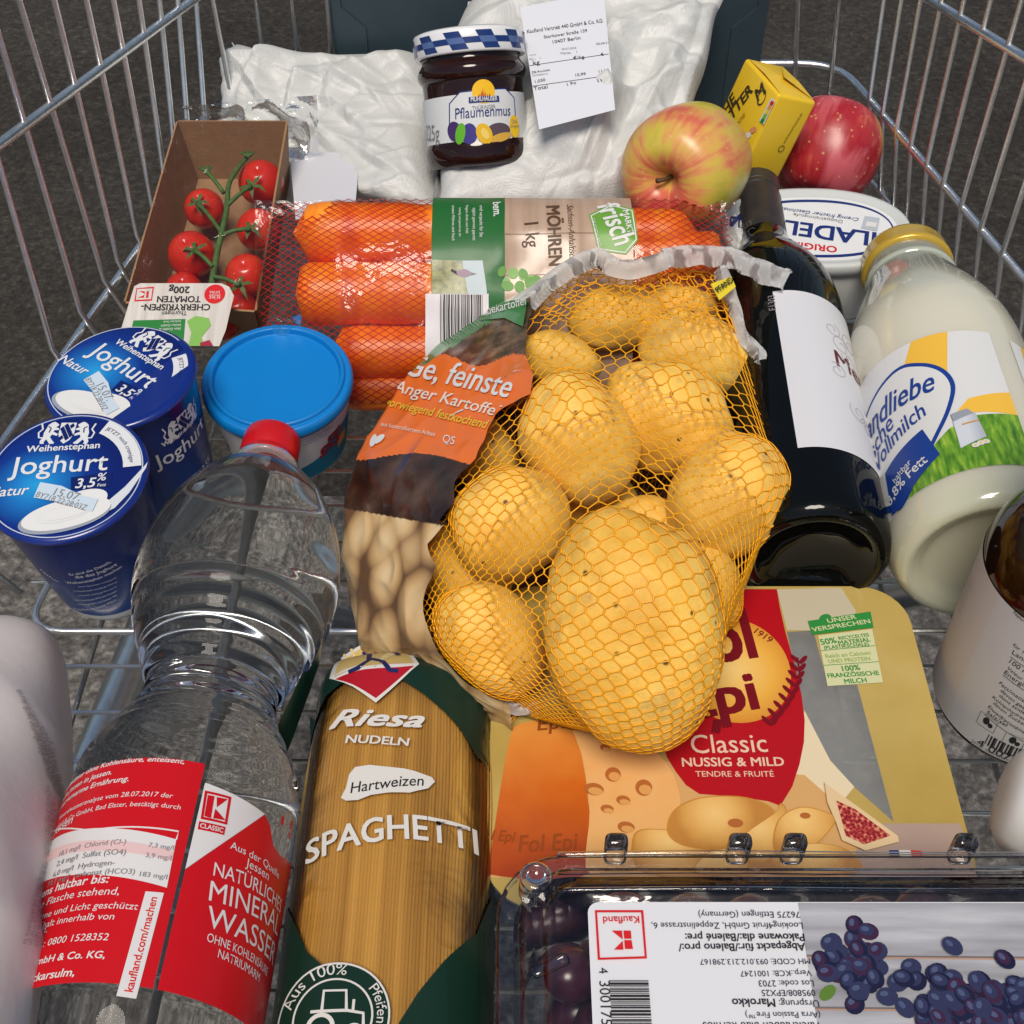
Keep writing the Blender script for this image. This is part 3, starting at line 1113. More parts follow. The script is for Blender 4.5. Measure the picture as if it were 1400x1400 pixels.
for dx, dv_, r_, t_, s_ in ((.001, .020, .008, .4, 1), (-.004, .031, .006, 2, -1), (.006, .012, .007, 3, 1), (-.006, -.004, .006, 1, -1), (.004, -.030, .007, 2.5, 1), (.010, -.036, .006, .2, -1), (.010, .028, .008, 1.2, 1)):
    P.line(swirl((m0[0] + dx + .006, m0[1] + dv_), r_, t_, 1.3, s_), .0006, SW, 1, False)
P.text('E1303', cy.inv(1061, 424), cy.inv(1059, 404), GREY, 1, 1.0, 0, 0, False)
P.build('label', wn)
P = Print(Cyl(wb0, wx, (0, 0, 1), .0160), .0002)
rg = random.Random(5)
c_ = P.s.inv(1020, 315)
for i in range(9):
    P.line(swirl((c_[0] + rg.uniform(-.004, .004), c_[1] + rg.uniform(-.008, .008)), rg.uniform(.002, .004), rg.uniform(0, 6), 1.1, rg.choice((1, -1)), 12), .00035, ink('crest_silver', (.16, .15, .14), .35), 0, False)
P.build('capsule_crest', wn)

# ================================================================ milk bottle
mk = thing('milk_bottle', 'glass milk bottle with yellow lid and a meadow label, lying beside the wine bottle', 'bottle', (.228, .51, 0))
mb0, mb1 = V((.223, .388, .0495)), V((.2315, .636, .0495))
mx_ = (mb1 - mb0).normalized()
mprof = smooth_prof([(0, .007), (.016, .0065), (.028, .005), (.034, .0018), (.0385, .0), (.043, .003), (.0458, .012), (.0462, .022)], 5)
mprof += [(.0462, .06), (.0462, .10)] + smooth_prof([(.0462, .122), (.0455, .140), (.0425, .160), (.0370, .178), (.0305, .194), (.0262, .206), (.0240, .216), (.0234, .230)], 6)
def milk_mat():
    m = bpy.data.materials.new('milk_glass')
    nt, b = nodes(m)
    b.inputs['Roughness'].default_value = .12
    b.inputs['Coat Weight'].default_value = .7
    b.inputs['Coat Roughness'].default_value = .03
    b.inputs['Subsurface Weight'].default_value = .35
    b.inputs['Subsurface Radius'].default_value = (.02, .02, .015)
    b.inputs['Subsurface Scale'].default_value = 1
    tc = nt.nodes.new('ShaderNodeTexCoord')
    sp = nt.nodes.new('ShaderNodeSeparateXYZ')
    nt.links.new(tc.outputs['Object'], sp.inputs[0])
    nz = nt.nodes.new('ShaderNodeTexNoise')
    nz.inputs['Scale'].default_value = 22
    nt.links.new(tc.outputs['Object'], nz.inputs['Vector'])
    ma = nt.nodes.new('ShaderNodeMath')
    ma.operation = 'MULTIPLY_ADD'
    ma.inputs[1].default_value = .03
    nt.links.new(nz.outputs['Fac'], ma.inputs[0])
    nt.links.new(sp.outputs['Y'], ma.inputs[2])
    mr = nt.nodes.new('ShaderNodeMapRange')
    mr.inputs[1].default_value, mr.inputs[2].default_value = -.11, .14
    nt.links.new(ma.outputs[0], mr.inputs[0])
    cr = nt.nodes.new('ShaderNodeValToRGB')
    e = cr.color_ramp.elements
    e.new(.3); e.new(.6)
    for k, (p, c) in enumerate([(0, (.54, .56, .42)), (.12, (.68, .64, .50)), (.60, (.68, .66, .53)), (.84, (.60, .63, .52))]):
        e[k].position, e[k].color = p, (*c, 1)
    nt.links.new(mr.outputs[0], cr.inputs[0])
    nt.links.new(cr.outputs[0], b.inputs['Base Color'])
    tr = nt.nodes.new('ShaderNodeMapRange')
    tr.inputs[1].default_value, tr.inputs[2].default_value = .60, .80
    tr.inputs[3].default_value, tr.inputs[4].default_value = 0, .55
    nt.links.new(mr.outputs[0], tr.inputs[0])
    nt.links.new(tr.outputs[0], b.inputs['Transmission Weight'])
    return m
def mmod(t, s):
    return 1 + (.004 * math.cos(64 * t) if s < .004 else 0)
v, f = lathe(mprof, mb0, mx_, 128, (0, 0, 1), mmod)
part('bottle_glass', v, f, milk_mat(), mk)
gq = G()
gq.add(*lathe([(.0232, .2225), (.0252, .2228), (.0262, .2238), (.0262, .2262), (.0255, .2275), (.0250, .2350), (.0242, .2372), (.020, .2375), (.0, .2373)], mb0, mx_, 64, (0, 0, 1)))
gq.build('lid', mat('yellow_lid', (.62, .40, .045), .3, .25, coat=.4), mk)
gq = G()
gq.add(*lathe([(.0238, .209), (.0262, .2105), (.0262, .2125), (.024, .2145)], mb0, mx_, 64, (0, 0, 1)))
gq.build('neck_bead', mat('green_white_glass', (.42, .46, .38), .08, coat=.6), mk)
cy = Cyl(mb0, mx_, (0, 0, 1), .0465)
P = Print(cy, 0)
MW = ink('milk_label_white', (0.688, 0.697, 0.688), .3, .3)
MY = ink('milk_label_yellow', (.85, .50, .06), .3, .3)
MB = ink('milk_label_blue', (.012, .05, .27), .3, .3)
GRASS = ramp_mat('printed_grass', [(.25, (.03, .10, .01)), (.45, (.10, .27, .02)), (.6, (.22, .42, .03)), (.8, (.50, .62, .10))], 'noise', 420, 'UV', stretch=(1, .22, 1), detail=8, rough=.3, coat=.3)
vt, vb = cy.inv(1300, 453)[1], cy.inv(1300, 650)[1]
uc = cy.inv(1290, 560)[0]
ur = cy.inv(1388, 560)[0]
ux = uc - .075
P.poly([(ux, vb), (ur, vb), (ur, vt), (ux, vt)], MW, 0, False)
P.poly([(uc - .022, vb + .03), (uc - .012, vb + .043), (uc + .004, vb + .053), (uc + .012, vt), (uc - .006, vt), (uc - .026, vb + .050), (uc - .034, vb + .036)], MY, 1, False)
P.poly([(uc + .004, vb + .036), (uc + .012, vb + .045), (ur, vb + .050), (ur, vb + .034)], MY, 1, False)
P.poly([(uc - .035, vb), (ur, vb), (ur, vb + .034), (uc + .012, vb + .033), (uc, vb + .028), (uc - .02, vb + .012)], GRASS, 2, False)
# drop shaped emblem
dr = [(1193, 605), (1186, 575), (1194, 540), (1222, 508), (1258, 497), (1290, 505), (1306, 527), (1300, 560), (1284, 595), (1262, 640), (1238, 690)]
du_ = [cy.inv(*p) for p in dr]
c0 = cy.inv(1248, 545)
lf = [(c0[0] - .045, c0[1] - .040), (c0[0] - .052, c0[1] - .012), (c0[0] - .046, c0[1] + .006), (c0[0] - .034, c0[1] + .014)]
o_in = lf + du_[3:] + [cy.inv(1222, 700)]
outl = smooth_prof(o_in + o_in[:1], 5)[:-1]
P.poly(outl, MB, 3, False)
cc = (c0[0] - .012, c0[1] - .008)
P.poly([lerp(p, cc, .07) for p in outl], MW, 4, False)
bl_ = [cy.inv(*p) for p in ((1212, 648), (1262, 588), (1286, 622), (1258, 655), (1236, 692), (1222, 706))]
P.poly(bl_, MB, 5, False)
a, b = cy.inv(1207, 580), cy.inv(1281, 534)
P.text('Landliebe', lerp(b, a, 1.62), b, MB, 6, 1.5, .012, .35, False)
a, b = cy.inv(1216, 612), cy.inv(1226, 578)
P.text('frische', (cy.inv(1228, 585)[0] - .03, cy.inv(1228, 590)[1] - .004), cy.inv(1226, 582), MB, 6, 1.4, .005, .35, False)
a, b = cy.inv(1216, 622), cy.inv(1270, 567)
P.text('Vollmilch', lerp(b, a, 1.35), b, MB, 6, 1.4, .008, .35, False)
P.text('haltbar', cy.inv(1226, 662), cy.inv(1248, 634), MW, 6, 1.2, .005, 0, False)
a, b = cy.inv(1232, 672), cy.inv(1270, 632)
P.text('3,8% Fett', lerp(b, a, 1.45), b, MW, 6, 1.2, .015, 0, False)
CAN = ramp_mat('printed_can', [(0, (.62, .66, .72)), (.5, (.40, .44, .50)), (1, (.78, .8, .84))], 'linear', direction=(1, 0), rng=(uc + .008, uc + .020), vec='UV', rough=.3)
P.poly([(1303, 577), (1333, 565), (1349, 598), (1314, 614)], CAN, 4)
P.poly([(1300, 568), (1322, 560), (1331, 566), (1304, 578)], ink('can_shade', (.3, .33, .38)), 5)
P.line([(1316, 582), (1338, 576)], .0009, ink('can_handle', (.6, .32, .12)), 6)
for p in ((1334, 610), (1341, 607), (1348, 605)):
    P.ell(p, .0017, .0014, MW, 5); P.ell(p, .0006, .0005, MY, 6)
P.poly([(ur + .012, vb + .01), (ur + .05, vb + .01), (ur + .05, vt), (ur + .012, vt)], MW, 0, False)
P.poly([(ur + .014, vb + .03), (ur + .03, vb + .03), (ur + .03, vt), (ur + .020, vt)], MY, 1, False)
P.build('label', mk)

# ================================================================ amber jar, standing
am = thing('amber_bottle', 'dark amber glass bottle standing upright with pale paper label of nutrition text and barcode', 'bottle', (.2385, .345, 0))
AO = V((.2385, .345, .001))
AMBER = mat('amber_glass', (.014, .005, .002), .06, spec=.45)
v, f = lathe(smooth_prof([(0, .004), (.030, .002), (.0375, .0), (.0410, .004), (.0415, .010)], 4) + [(.0415, .05)] + smooth_prof([(.0415, .092), (.0412, .100), (.0390, .109), (.0350, .117), (.0315, .123), (.0300, .130), (.0297, .16), (.0297, .172), (0, .173)], 5),
             AO, (0, 0, 1), 96, (1, 0, 0))
part('bottle_glass', v, f, AMBER, am)
gq = G()
gq.add(*lathe([(.0302, .1265), (.0312, .128), (.0312, .166), (.030, .168)], AO, (0, 0, 1), 64))
gq.build('neck_label', ink('neck_paper', (.62, .60, .58), .55), am)
gq = G()
gq.add(*lathe([(.0300, .168), (.0325, .169), (.0325, .184), (.031, .186), (0, .186)], AO, (0, 0, 1), 64))
gq.build('lid', mat('white_lid', (.75, .75, .73), .35), am)
cy = Cyl(AO, (0, 0, 1), (-.7, -.7, 0), .0416)
P = Print(cy, .0002)
AL = ink('amber_label', (.56, .52, .49), .6)
AL2 = ink('amber_label_back', (.55, .54, .53), .6)
ua = cy.inv(1316, 930)[0]
P.poly([(ua, .0062), (ua + .11, .0062), (ua + .11, .094), (ua, .094)], AL2, 0, False)
P.poly([(ua - .11, .0062), (ua, .0062), (ua, .094), (ua - .11, .094)], AL, 0, False)
for s_, a, b in [('Nährwerte pro', (1386, 838), (1432, 872)), ('für 100 ml', (1385, 882), (1420, 906)), ('Land', (1384, 893), (1404, 906)), ('100 ml', (1380, 905), (1408, 924)), ('Valeur énergétique', (1377, 913), (1440, 954)), ('Energie', (1373, 920), (1404, 941)),
                 ('Fett/matières', (1366, 934), (1412, 966)), ('davon gesättigte', (1368, 944), (1422, 981)), ('dont acides', (1366, 951), (1404, 978)), ('Kohlenhydrate', (1357, 953), (1404, 986)), ('davon Zucker', (1358, 961), (1402, 992)),
                 ('Eiweiß/protéines', (1351, 966), (1404, 1004)), ('Salz/sel', (1349, 974), (1376, 993))]:
    P.text(s_, a, b, BLACK, 1, 1.0)
for a, b in (((1382, 897), (1420, 922)), ((1372, 922), (1415, 951)), ((1347, 976), (1400, 1013))):
    P.line([a, b], .0003, BLACK)
for c in ((1350, 987), (1386, 1013)):
    w_ = cy.inv(*c)
    P.line([(w_[0] - .0042, w_[1] - .0042), (w_[0] + .0042, w_[1] - .0042), (w_[0] + .0042, w_[1] + .0042), (w_[0] - .0042, w_[1] + .0042)], .0004, GREY, 1, False, True)
    P.ell((w_[0] - .0005, w_[1] + .0006), .0015, .0024, BLACK, 1, 0, 12, False)
    P.ell((w_[0] + .0018, w_[1] - .0008), .0011, .0015, BLACK, 1, 0, 12, False)
P.text('Jetzt scannen und', (1331, 1007), (1392, 1050), GREY, 1, 1.0, level=True)
P.text('Genussmomente', (1329, 1013), (1384, 1053), GREY, 1, 1.0, level=True)
bc0 = (cy.inv(1330, 1042)[0] + .001, .0112)
for k in range(16):
    wd = (.0004, .0007, .0011)[k * 7 % 3]
    P.poly([(bc0[0] + k * .00125, bc0[1]), (bc0[0] + k * .00125 + wd, bc0[1]), (bc0[0] + k * .00125 + wd, bc0[1] + .0075), (bc0[0] + k * .00125, bc0[1] + .0075)], BLACK, 1, False)
P.text('4 00768', (bc0[0] - .003, bc0[1] - .0032), (bc0[0] + .019, bc0[1] - .0032), BLACK, 1, 1.0, 0, 0, False)
um = cy.inv(1283, 900)[0]
for k in range(7):
    P.text(['natives Erzeugnis kühl und dunkel', 'nach dem Öffnen im Kühlschrank', 'lagern und innerhalb weniger Tage'][k % 3],
           (um - .013, .075 - k * .0030), (um + .007 - .002 * (k % 2), .075 - k * .0030), GREY, 1, 1.0, 0, 0, False)
P.build('label', am)

# white plastic bottle end at the grape box
wp = thing('white_bottle', 'rounded white plastic bottle end poking out beside the clear grape box', 'bottle', (.226, .25, 0))
o_ = atz(1468, 1118, .045)
v, f = lathe(smooth_prof([(0, -.029), (.012, -.0285), (.020, -.025), (.0235, -.016), (.0245, 0), (.0245, .03), (.0245, .075), (.02, .09), (.012, .098), (.012, .11), (0, .112)], 4), o_, (.93, -.35, -.08), 10)
part('bottle_body', v, f, mat('white_hdpe', (.66, .66, .64), .4, var=.05, vscale=30, sss=.2), wp)

# ================================================================ yoghurt cups
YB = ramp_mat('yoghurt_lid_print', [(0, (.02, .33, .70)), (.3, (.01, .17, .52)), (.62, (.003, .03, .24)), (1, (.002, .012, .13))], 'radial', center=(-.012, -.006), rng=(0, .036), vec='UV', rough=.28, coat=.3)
YS = ramp_mat('yoghurt_cup_print', [(0, (.003, .055, .25)), (.5, (.002, .02, .16)), (1, (.002, .012, .12))], 'linear', direction=(0, 1), rng=(-.07, 0), vec='UV', rough=.25, coat=.3)
YW = ink('yoghurt_white', (0.688, 0.705, 0.722), .35)
YC = ink('yoghurt_cream', (0.722, 0.731, 0.722), .4)
YD = ink('yoghurt_dark', (.004, .015, .12), .3)
YG = ink('yoghurt_spoon', (.30, .34, .40), .3)
RIMB = mat('yoghurt_rim', (.004, .022, .20), .25, coat=.4)
PSW = mat('white_polystyrene', (.74, .76, .78), .35, sss=.1)
lid_c = atz(90, 651, .0855)
ldn = V((-.02, -.12, 1)).normalized()
PL2 = Plane(lid_c, V((1, -.03, 0)), V((0, 1, 0)))
PL2 = Plane(lid_c, V((1, -.02, .02)), ldn.cross(V((1, -.02, .02))))
def emblem(P, c, w, m, m2, L, ux=(1, 0), uy=(0, 1)):
    """heraldic lozenge shield between two rampant lions"""
    def q(x, y):
        return (c[0] + (ux[0] * x + uy[0] * y) * w, c[1] + (ux[1] * x + uy[1] * y) * w)
    P.poly([q(*p) for p in [(-.25, .42), (.25, .42), (.25, -.05), (.16, -.30), (0, -.45), (-.16, -.30), (-.25, -.05)]], m, L, False)
    for i in range(-2, 3):
        for j in range(-3, 3):
            if (i + j) % 2:
                x, y = i * .09 + j * .02, j * .125 + .03
                if abs(x) < .17 and -.30 < y < .34 and abs(x) * .9 - y < .36:
                    P.poly([q(x - .085, y), (q(x - .01, y - .115)), q(x + .085, y), q(x + .01, y + .115)], m2, L + 1, False)
    lion = [(.55, .95), (.7, 1), (.85, .93), (.95, .86), (.88, .78), (.8, .76), (.98, .7), (1, .62), (.8, .62), (.75, .55), (1, .45), (.98, .36), (.72, .42), (.66, .3), (.85, .12), (.95, .05),
            (.9, 0), (.72, 0), (.52, .2), (.42, .1), (.45, 0), (.25, 0), (.22, .12), (.32, .3), (.3, .5), (.38, .7), (.42, .85)]
    for s_ in (-1, 1):
        k = lambda x, y: q(s_ * (.93 - .66 * x), -.46 + .92 * y)
        P.poly([k(*p) for p in lion], m, L, False)
        P.line([k(*p) for p in [(.32, .26), (.12, .28), (.04, .5), (.2, .66), (.08, .92)]], .055 * w, m, L, False)
        P.line([k(*p) for p in [(.45, .78), (.6, .7), (.56, .5)]], .04 * w, m2, L + 1, False)
def lid_print(plane):
    """the printed foil; positions taken on the front cup's lid, drawn in lid coordinates"""
    P = Print(plane, .0002)
    I = lambda x, y: PL2.inv(x, y)
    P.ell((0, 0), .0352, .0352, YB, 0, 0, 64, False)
    P.ell((0, 0), .0352, .0352, ink('foil_edge', (.5, .56, .66), .25), 1, 0, 64, False, .985)
    c = I(92, 594)
    emblem(P, c, .0145, YW, YD, 1)
    T = lambda s_, a, b, m=YW, hs=1, bo=0, sh=0, L=2: P.text(s_, I(*a), I(*b), m, L, hs, bo, sh, False)
    T('Weihenstephan', (37, 621), (137, 615), YW, 1.0, .018)
    T('Joghurt', (13, 652), (147, 645), YW, 1.0, .008)
    T('Natur', (-18, 683), (40, 678), YW, 1.0, .012, .2)
    P.poly([I(98, 655), I(156, 648), I(152, 668), I(98, 673)], YD, 1, False)
    T('3,5', (104, 670), (131, 668), YW, 1.0, .015, .15)
    T('%', (134, 660), (146, 659), YW, 1.0, .01, .15)
    T('Fett', (134, 668), (146, 667), YW, 1.0, .01, .15)
    # spoon of yoghurt
    P.poly([I(*p) for p in [(146, 690), (172, 668), (200, 638), (203, 634), (201, 642), (178, 676), (158, 697), (140, 706)]], ink('spoon_steel', (.62, .66, .70), .2), 2, False)
    P.ell(I(90, 708), .0205, .0085, YG, 2, 17, 40, False)
    P.ell(I(92, 705), .0197, .0080, YC, 3, 17, 40, False)
    P.ell(I(112, 690), .0120, .0066, YC, 3, 24, 30, False)
    P.ell(I(88, 706), .012, .0042, ink('yoghurt_shade', (.70, .72, .73), .4), 4, 17, 30, False)
    P.ell(I(91, 704), .0105, .0033, YC, 5, 17, 30, False)
    P.poly([I(57, 663), I(86, 668), I(116, 682), I(136, 686), I(128, 703), I(92, 692), I(48, 684)], ink('date_patch', (.55, .66, .76), .35), 6, False)
    T('15.07.', (74, 681), (110, 689), GREY, 1.0, 0, 0, 7)
    T('BY718 22:28:03Z', (50, 683), (118, 702), GREY, 1.2, 0, 0, 7)
    arc = []
    ctr = V((0, 0))
    for k in range(9):
        t = R(66 - k * 7.2)
        arc.append((.0345 * math.cos(t), .0345 * math.sin(t)))
    arc2 = []
    for k in range(9):
        t = R(66 - 57.6 + k * 7.2)
        arc2.append((.0262 * math.cos(t), .0262 * math.sin(t)))
    P.poly(arc + arc2, YW, 3, False)
    P.arc_text('JETZT noch cremiger', (0, 0), .0292, 63, 12, YD, 4, .01)
    return P
def cup(label, c, n, rot, side):
    r_ = thing('yoghurt_cup', label, 'yoghurt cup', (c.x - n.x * .08, c.y - n.y * .08, 0), 'yoghurt cups in the cart')
    rad = lambda s: .0355 - .0085 * (s / .083)         # s downwards from the lid
    gq = G()
    gq.add(*lathe([(.0349, .001), (.0347, .004)] + [(rad(s), s) for s in (.006, .02, .04, .06, .076)] + [(.0268, .0805), (.0262, .0825), (.024, .0832), (0, .0815)], c, -n, 72))
    gq.build('cup', [PSW], r_)
    P = Print(Cyl(c, n, (0, -1, 0), lambda s: .0355 + .0085 * (s / .083)), .0002)
    P.s.r0 = .0355
    P.s.dv = .01
    P.poly([(-.1115, -.0755), (.1115, -.0755), (.1115, -.0035), (-.1115, -.0035)], YS, 0, False)
    side(P)
    P.build('cup_print', r_)
    gq = G()
    gq.add(*lathe([(.0335, .0012), (.0352, .0011), (.0366, .0008), (.0374, -.0004), (.0374, -.0018), (.0366, -.0026), (.0348, -.0024)], c, n, 96, None, lambda t, s: 1 + (.006 * noise.noise(V((math.cos(t) * 3, math.sin(t) * 3, c.x * 50))) if s < 0 else 0)))
    gq.build('lid_rim', RIMB, r_)
    gq = G()
    gq.add(*lathe([(0, .0006), (.034, .0006), (.0356, .0010)], c, n, 64))
    gq.build('lid_foil', RIMB, r_)
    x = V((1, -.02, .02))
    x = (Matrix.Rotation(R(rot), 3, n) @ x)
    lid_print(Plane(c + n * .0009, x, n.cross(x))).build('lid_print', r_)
    return r_
def side2(P):
    P.text('Es sind die Details,', (96, 786), (152, 768), YW, 1, 1.0, .01)
    P.text('die das Joghurt', (104, 790), (160, 772), YW, 1, 1.0, .01)
    P.text('Weihenstephan machen', (92, 797), (166, 775), YW, 1, 1.0, .01)
    for k in range(6):
        P.text('feiner Geschmack cremig gerührt aus bester Milch'[k * 4:k * 4 + 30], (108 - k % 2 * 6, 802 + k * 6.0), (160, 789 + k * 6.2), YW, 1, 1.1)
    P.text('Natur', (55, 778), (80, 796), YW, 1, 1.0)
def side1(P):
    a, b = P.s.inv(222, 611), P.s.inv(281, 583)
    P.text('Weihenstephan', a, (a[0] + .0275, a[1]), YW, 1, 1.0, .02, 0, False)
    a = P.s.inv(214, 640)
    P.text('Joghurt', a, (a[0] + .040, a[1]), YW, 1, 1.0, .008, 0, False)
    c = P.s.inv(250, 577)
    emblem(P, c, .0145, YW, YD, 1)
    a = P.s.inv(262, 640)
    P.text('3,5%', (a[0] + .008, a[1] - .010), (a[0] + .019, a[1] - .010), YW, 1, 1.0, .01, 0, False)
cup('blue yoghurt cup standing in front, its lid reading straight and a spoonful printed on it', lid_c, ldn, 0, side2)
n1 = V((-.07, -.03, 1)).normalized()
cup('blue yoghurt cup behind the other one, its lid turned and leaning, beside the tomato tray', atz(165, 516, .0845), n1, -40, side1)

# ================================================================ tub with blue lid
tb = thing('plastic_tub', 'round clear tub with bright blue snap lid and pale red lettered label', 'tub', (-.125, .517, 0))
tc_ = atz(378, 513, .0565)
tn = V((.015, -.11, 1)).normalized()
BLUE = mat('blue_lid', (.002, .20, .58), .38, var=.03, vscale=60, bump=.05, bscale=2500, sss=.1)
gq = G()
gq.add(*lathe(smooth_prof([(0, -.0028), (.026, -.0028), (.0318, -.0027), (.0328, -.0022), (.0335, .0002), (.0345, .0008), (.0356, .0002), (.0361, -.0012), (.0372, -.0011), (.0385, -.0014), (.0396, -.0030), (.0400, -.0055), (.0397, -.0070), (.0385, -.0072)], 4), tc_, tn, 96))
gq.build('lid', BLUE, tb)
CLEAR = mat('tub_plastic', (.72, .74, .76), .15, trans=.35, ior=1.3, coat=.3)
gq = G()
gq.add(*lathe(smooth_prof([(.0385, -.0074), (.0380, -.0085), (.0370, -.012), (.0345, -.030), (.0318, -.050), (.0300, -.0535), (.026, -.0545), (0, -.0525)], 4), tc_, tn, 80))
gq.build('tub_body', CLEAR, tb)
cy = Cyl(tc_, tn, (0, -1, 0), lambda s: .0376 + (s + .0085) * .136)
cy.r0 = .0345
cy.dv = .01
P = Print(cy, .0004)
TW = ink('tub_label', (.72, .70, .71), .3, .2)
TT = ink('tub_teal', (.01, .19, .33), .3, .2)
P.poly([(-.10, -.050), (.10, -.050), (.10, -.0105), (-.10, -.0105)], TW, 0, False)
uq = cy.inv(447, 615)[0]
P.poly([(uq - .022, -.050), (uq + .03, -.050), (uq + .03, -.022), (uq + .002, -.022), (uq - .004, -.034), (uq - .020, -.040)], TT, 1, False)
P.poly([(uq + .008, -.030), (uq + .016, -.029), (uq + .016, -.038), (uq + .008, -.039)], ink('tub_orange', (.75, .30, .04)), 2, False)
a = cy.inv(306, 600)
P.text('mer', (a[0] - .008, a[1] - .001), (a[0] + .012, a[1] - .001), ink('tub_red', (.35, .006, .02)), 2, 1.35, .02, 0, False)
a = cy.inv(462, 590)
P.text("'Ba", (a[0], a[1] - .010), (a[0] + .0005, a[1] + .006), ink('tub_red', (.35, .006, .02)), 2, 1.4, .02, 0, False)
a = cy.inv(420, 585)
for k in range(6):
    P.text('Zutaten enthalten Milch und Soja'[k:k + 20], (a[0] - .006, a[1] - .002 - k * .0024), (a[0] + .014 - .002 * (k % 2), a[1] - .002 - k * .0024), ink('tub_text', (.15, .20, .36)), 2, 1.0, 0, 0, False)
P.build('label', tb)

# ================================================================ plum butter jar
jr = thing('jam_jar', 'small jar of dark plum spread with blue checked lid, standing on the paper bags', 'jar', tuple(aty(656, 232, .70)))
j0 = aty(656, 229, .694)
jx = V((-.085, .56, .83)).normalized()
GLAS = mat('plum_in_glass', (.018, .005, .004), .06, spec=.5, coat=.15, crough=.02, var=.3, vscale=60)
v, f = lathe(smooth_prof([(0, .003), (.022, .002), (.0275, .0), (.0312, .0035), (.0322, .010), (.0315, .0135), (.0306, .016)], 4) + smooth_prof([(.0306, .030), (.0306, .048), (.0316, .0505), (.0330, .0535), (.0328, .057), (.0305, .0605), (.0298, .063), (.0298, .068)], 4), j0, jx, 80, (0, -1, 0))
part('jar_glass', v, f, GLAS, jr)
LIDW = mat('lid_enamel_white', (.78, .79, .80), .25, coat=.4)
LIDB = mat('lid_enamel_blue', (.012, .035, .16), .25, coat=.4)
LIDM = mat('lid_enamel_mid', (.08, .14, .32), .25, coat=.4)
gq = G()
gq.add(*lathe([(.0305, .0645), (.0330, .0640), (.0338, .0652), (.0338, .0760), (.0330, .0778), (.0300, .0790), (.0285, .0785), (0, .0785)], j0, jx, 80, (0, -1, 0)))
lid = gq.build('lid', LIDW, jr)
cy = Cyl(j0, jx, (0, -1, 0), .0340)
P = Print(cy, 0)
nch = 22
for i in range(nch):
    du0 = 2 * math.pi * .034 / nch
    u0 = i * du0 - math.pi * .034
    for j, (va, vb_) in enumerate(((.0655, .0688), (.0688, .0722), (.0722, .0757))):
        m = (LIDB if (i + j) % 2 == 0 else (LIDM if j == 1 else None))
        if m:
            P.poly([(u0 - (va - .07) * .5, va), (u0 + du0 - (va - .07) * .5, va), (u0 + du0 - (vb_ - .07) * .5, vb_), (u0 - (vb_ - .07) * .5, vb_)], m, 0, False)
P.build('lid_checks', lid)
pt_ = Plane(j0 + jx * .0786, V((1, 0, .08)), jx.cross(V((1, 0, .08))))
P = Print(pt_, .0001)
for i in range(-5, 5):
    for j in range(-5, 5):
        x, y = i * .0056, j * .0056
        if math.hypot(x + .0028, y + .0028) < .0245:
            m = LIDB if (i + j) % 2 == 0 else (LIDM if i % 2 else None)
            if m:
                P.poly([(x, y), (x + .0056, y), (x + .0056, y + .0056), (x, y + .0056)], m, 0, False)
P.build('lid_top_checks', lid)
cy = Cyl(j0, jx, (0, -1, 0), .0309)
P = Print(cy, .0002)
JL = ink('jar_label', (0.654, 0.679, 0.688), .45)
va, vb_ = cy.inv(640, 206)[1], cy.inv(640, 128)[1]
ujl, ujr = cy.inv(576, 165)[0], cy.inv(714, 165)[0]
P.poly([(ujl - .014, va), (ujr + .008, va), (ujr + .008, vb_), (ujl - .014, vb_)], JL, 0, False)
oct_ = [(615, 177), (615, 142), (629, 126), (690, 121), (702, 134), (704, 172), (698, 192), (680, 202), (646, 203), (628, 197)]
P.poly(oct_, JL, 1)
P.line([(615, 177), (615, 142), (629, 126), (690, 121), (702, 134), (704, 160)], .0007, NAVY, 2)
P.ell((661, 125), .0068, .0068, ink('sun_yellow', (.85, .50, .02)), 2, 0, 24)
for dx, hh in ((-5, 5), (-2, 9), (0, 13), (3, 9), (6, 5), (9, 6)):
    P.poly([(660 + dx - 2, 133), (660 + dx + 1.5, 133), (660 + dx, 133 - hh)], ink('town_red', (.5, .12, .02)), 3)
P.poly([(641, 133), (681, 131), (682, 139), (641, 141)], NAVY, 4)
P.text('MÜHLHÄUSER', (644, 139), (679, 137.5), WHITE, 5, 1.5, .02)
P.text('THÜRINGER', (646, 150.5), (677, 148), GREY, 3, 1.25)
P.text('Pflaumenmus', (623, 163), (697, 158), NAVY, 3, 1.35, -.004, .12)
PLM = ink('plum', (.06, .03, .13), .3)
P.ell((622, 180), .0046, .0058, PLM, 3, 10, 20)
P.ell((642, 183), .0045, .0060, ink('plum_blue', (.05, .04, .22), .3), 4, -5, 20)
P.ell((662, 183), .0045, .0062, ink('plum_flesh', (.75, .45, .02), .3), 5, 22, 20)
P.ell((663, 183), .0020, .0034, ink('plum_stone', (.8, .6, .15), .3), 6, 22, 16)
P.ell((630, 183), .0030, .0062, ink('leaf', (.12, .42, .03), .3), 5, -15, 16)
P.ell((682, 178), .0075, .0042, ink('plum_grey', (.10, .07, .09), .3), 3, 0, 20)
P.ell((684, 188), .0075, .0024, ink('spoon_gold', (.65, .38, .06), .3), 4, 12, 20)
P.ell((702, 173), .0040, .0065, YELLOW, 5, 0, 24)
P.text('Das', (698, 169), (705, 168), GREY, 6)
P.text('Original', (696, 175), (708, 174), GREY, 6)
P.text('e 225g', (581, 192), (602, 192), GREY, 3, 1.5)
for k in range(7):
    P.text('Zutaten Pflaumen'[k:k + 7], (574, 142 + k * 6), (579 + k % 3, 141.5 + k * 6), GREY, 3)
P.build('label', jr)

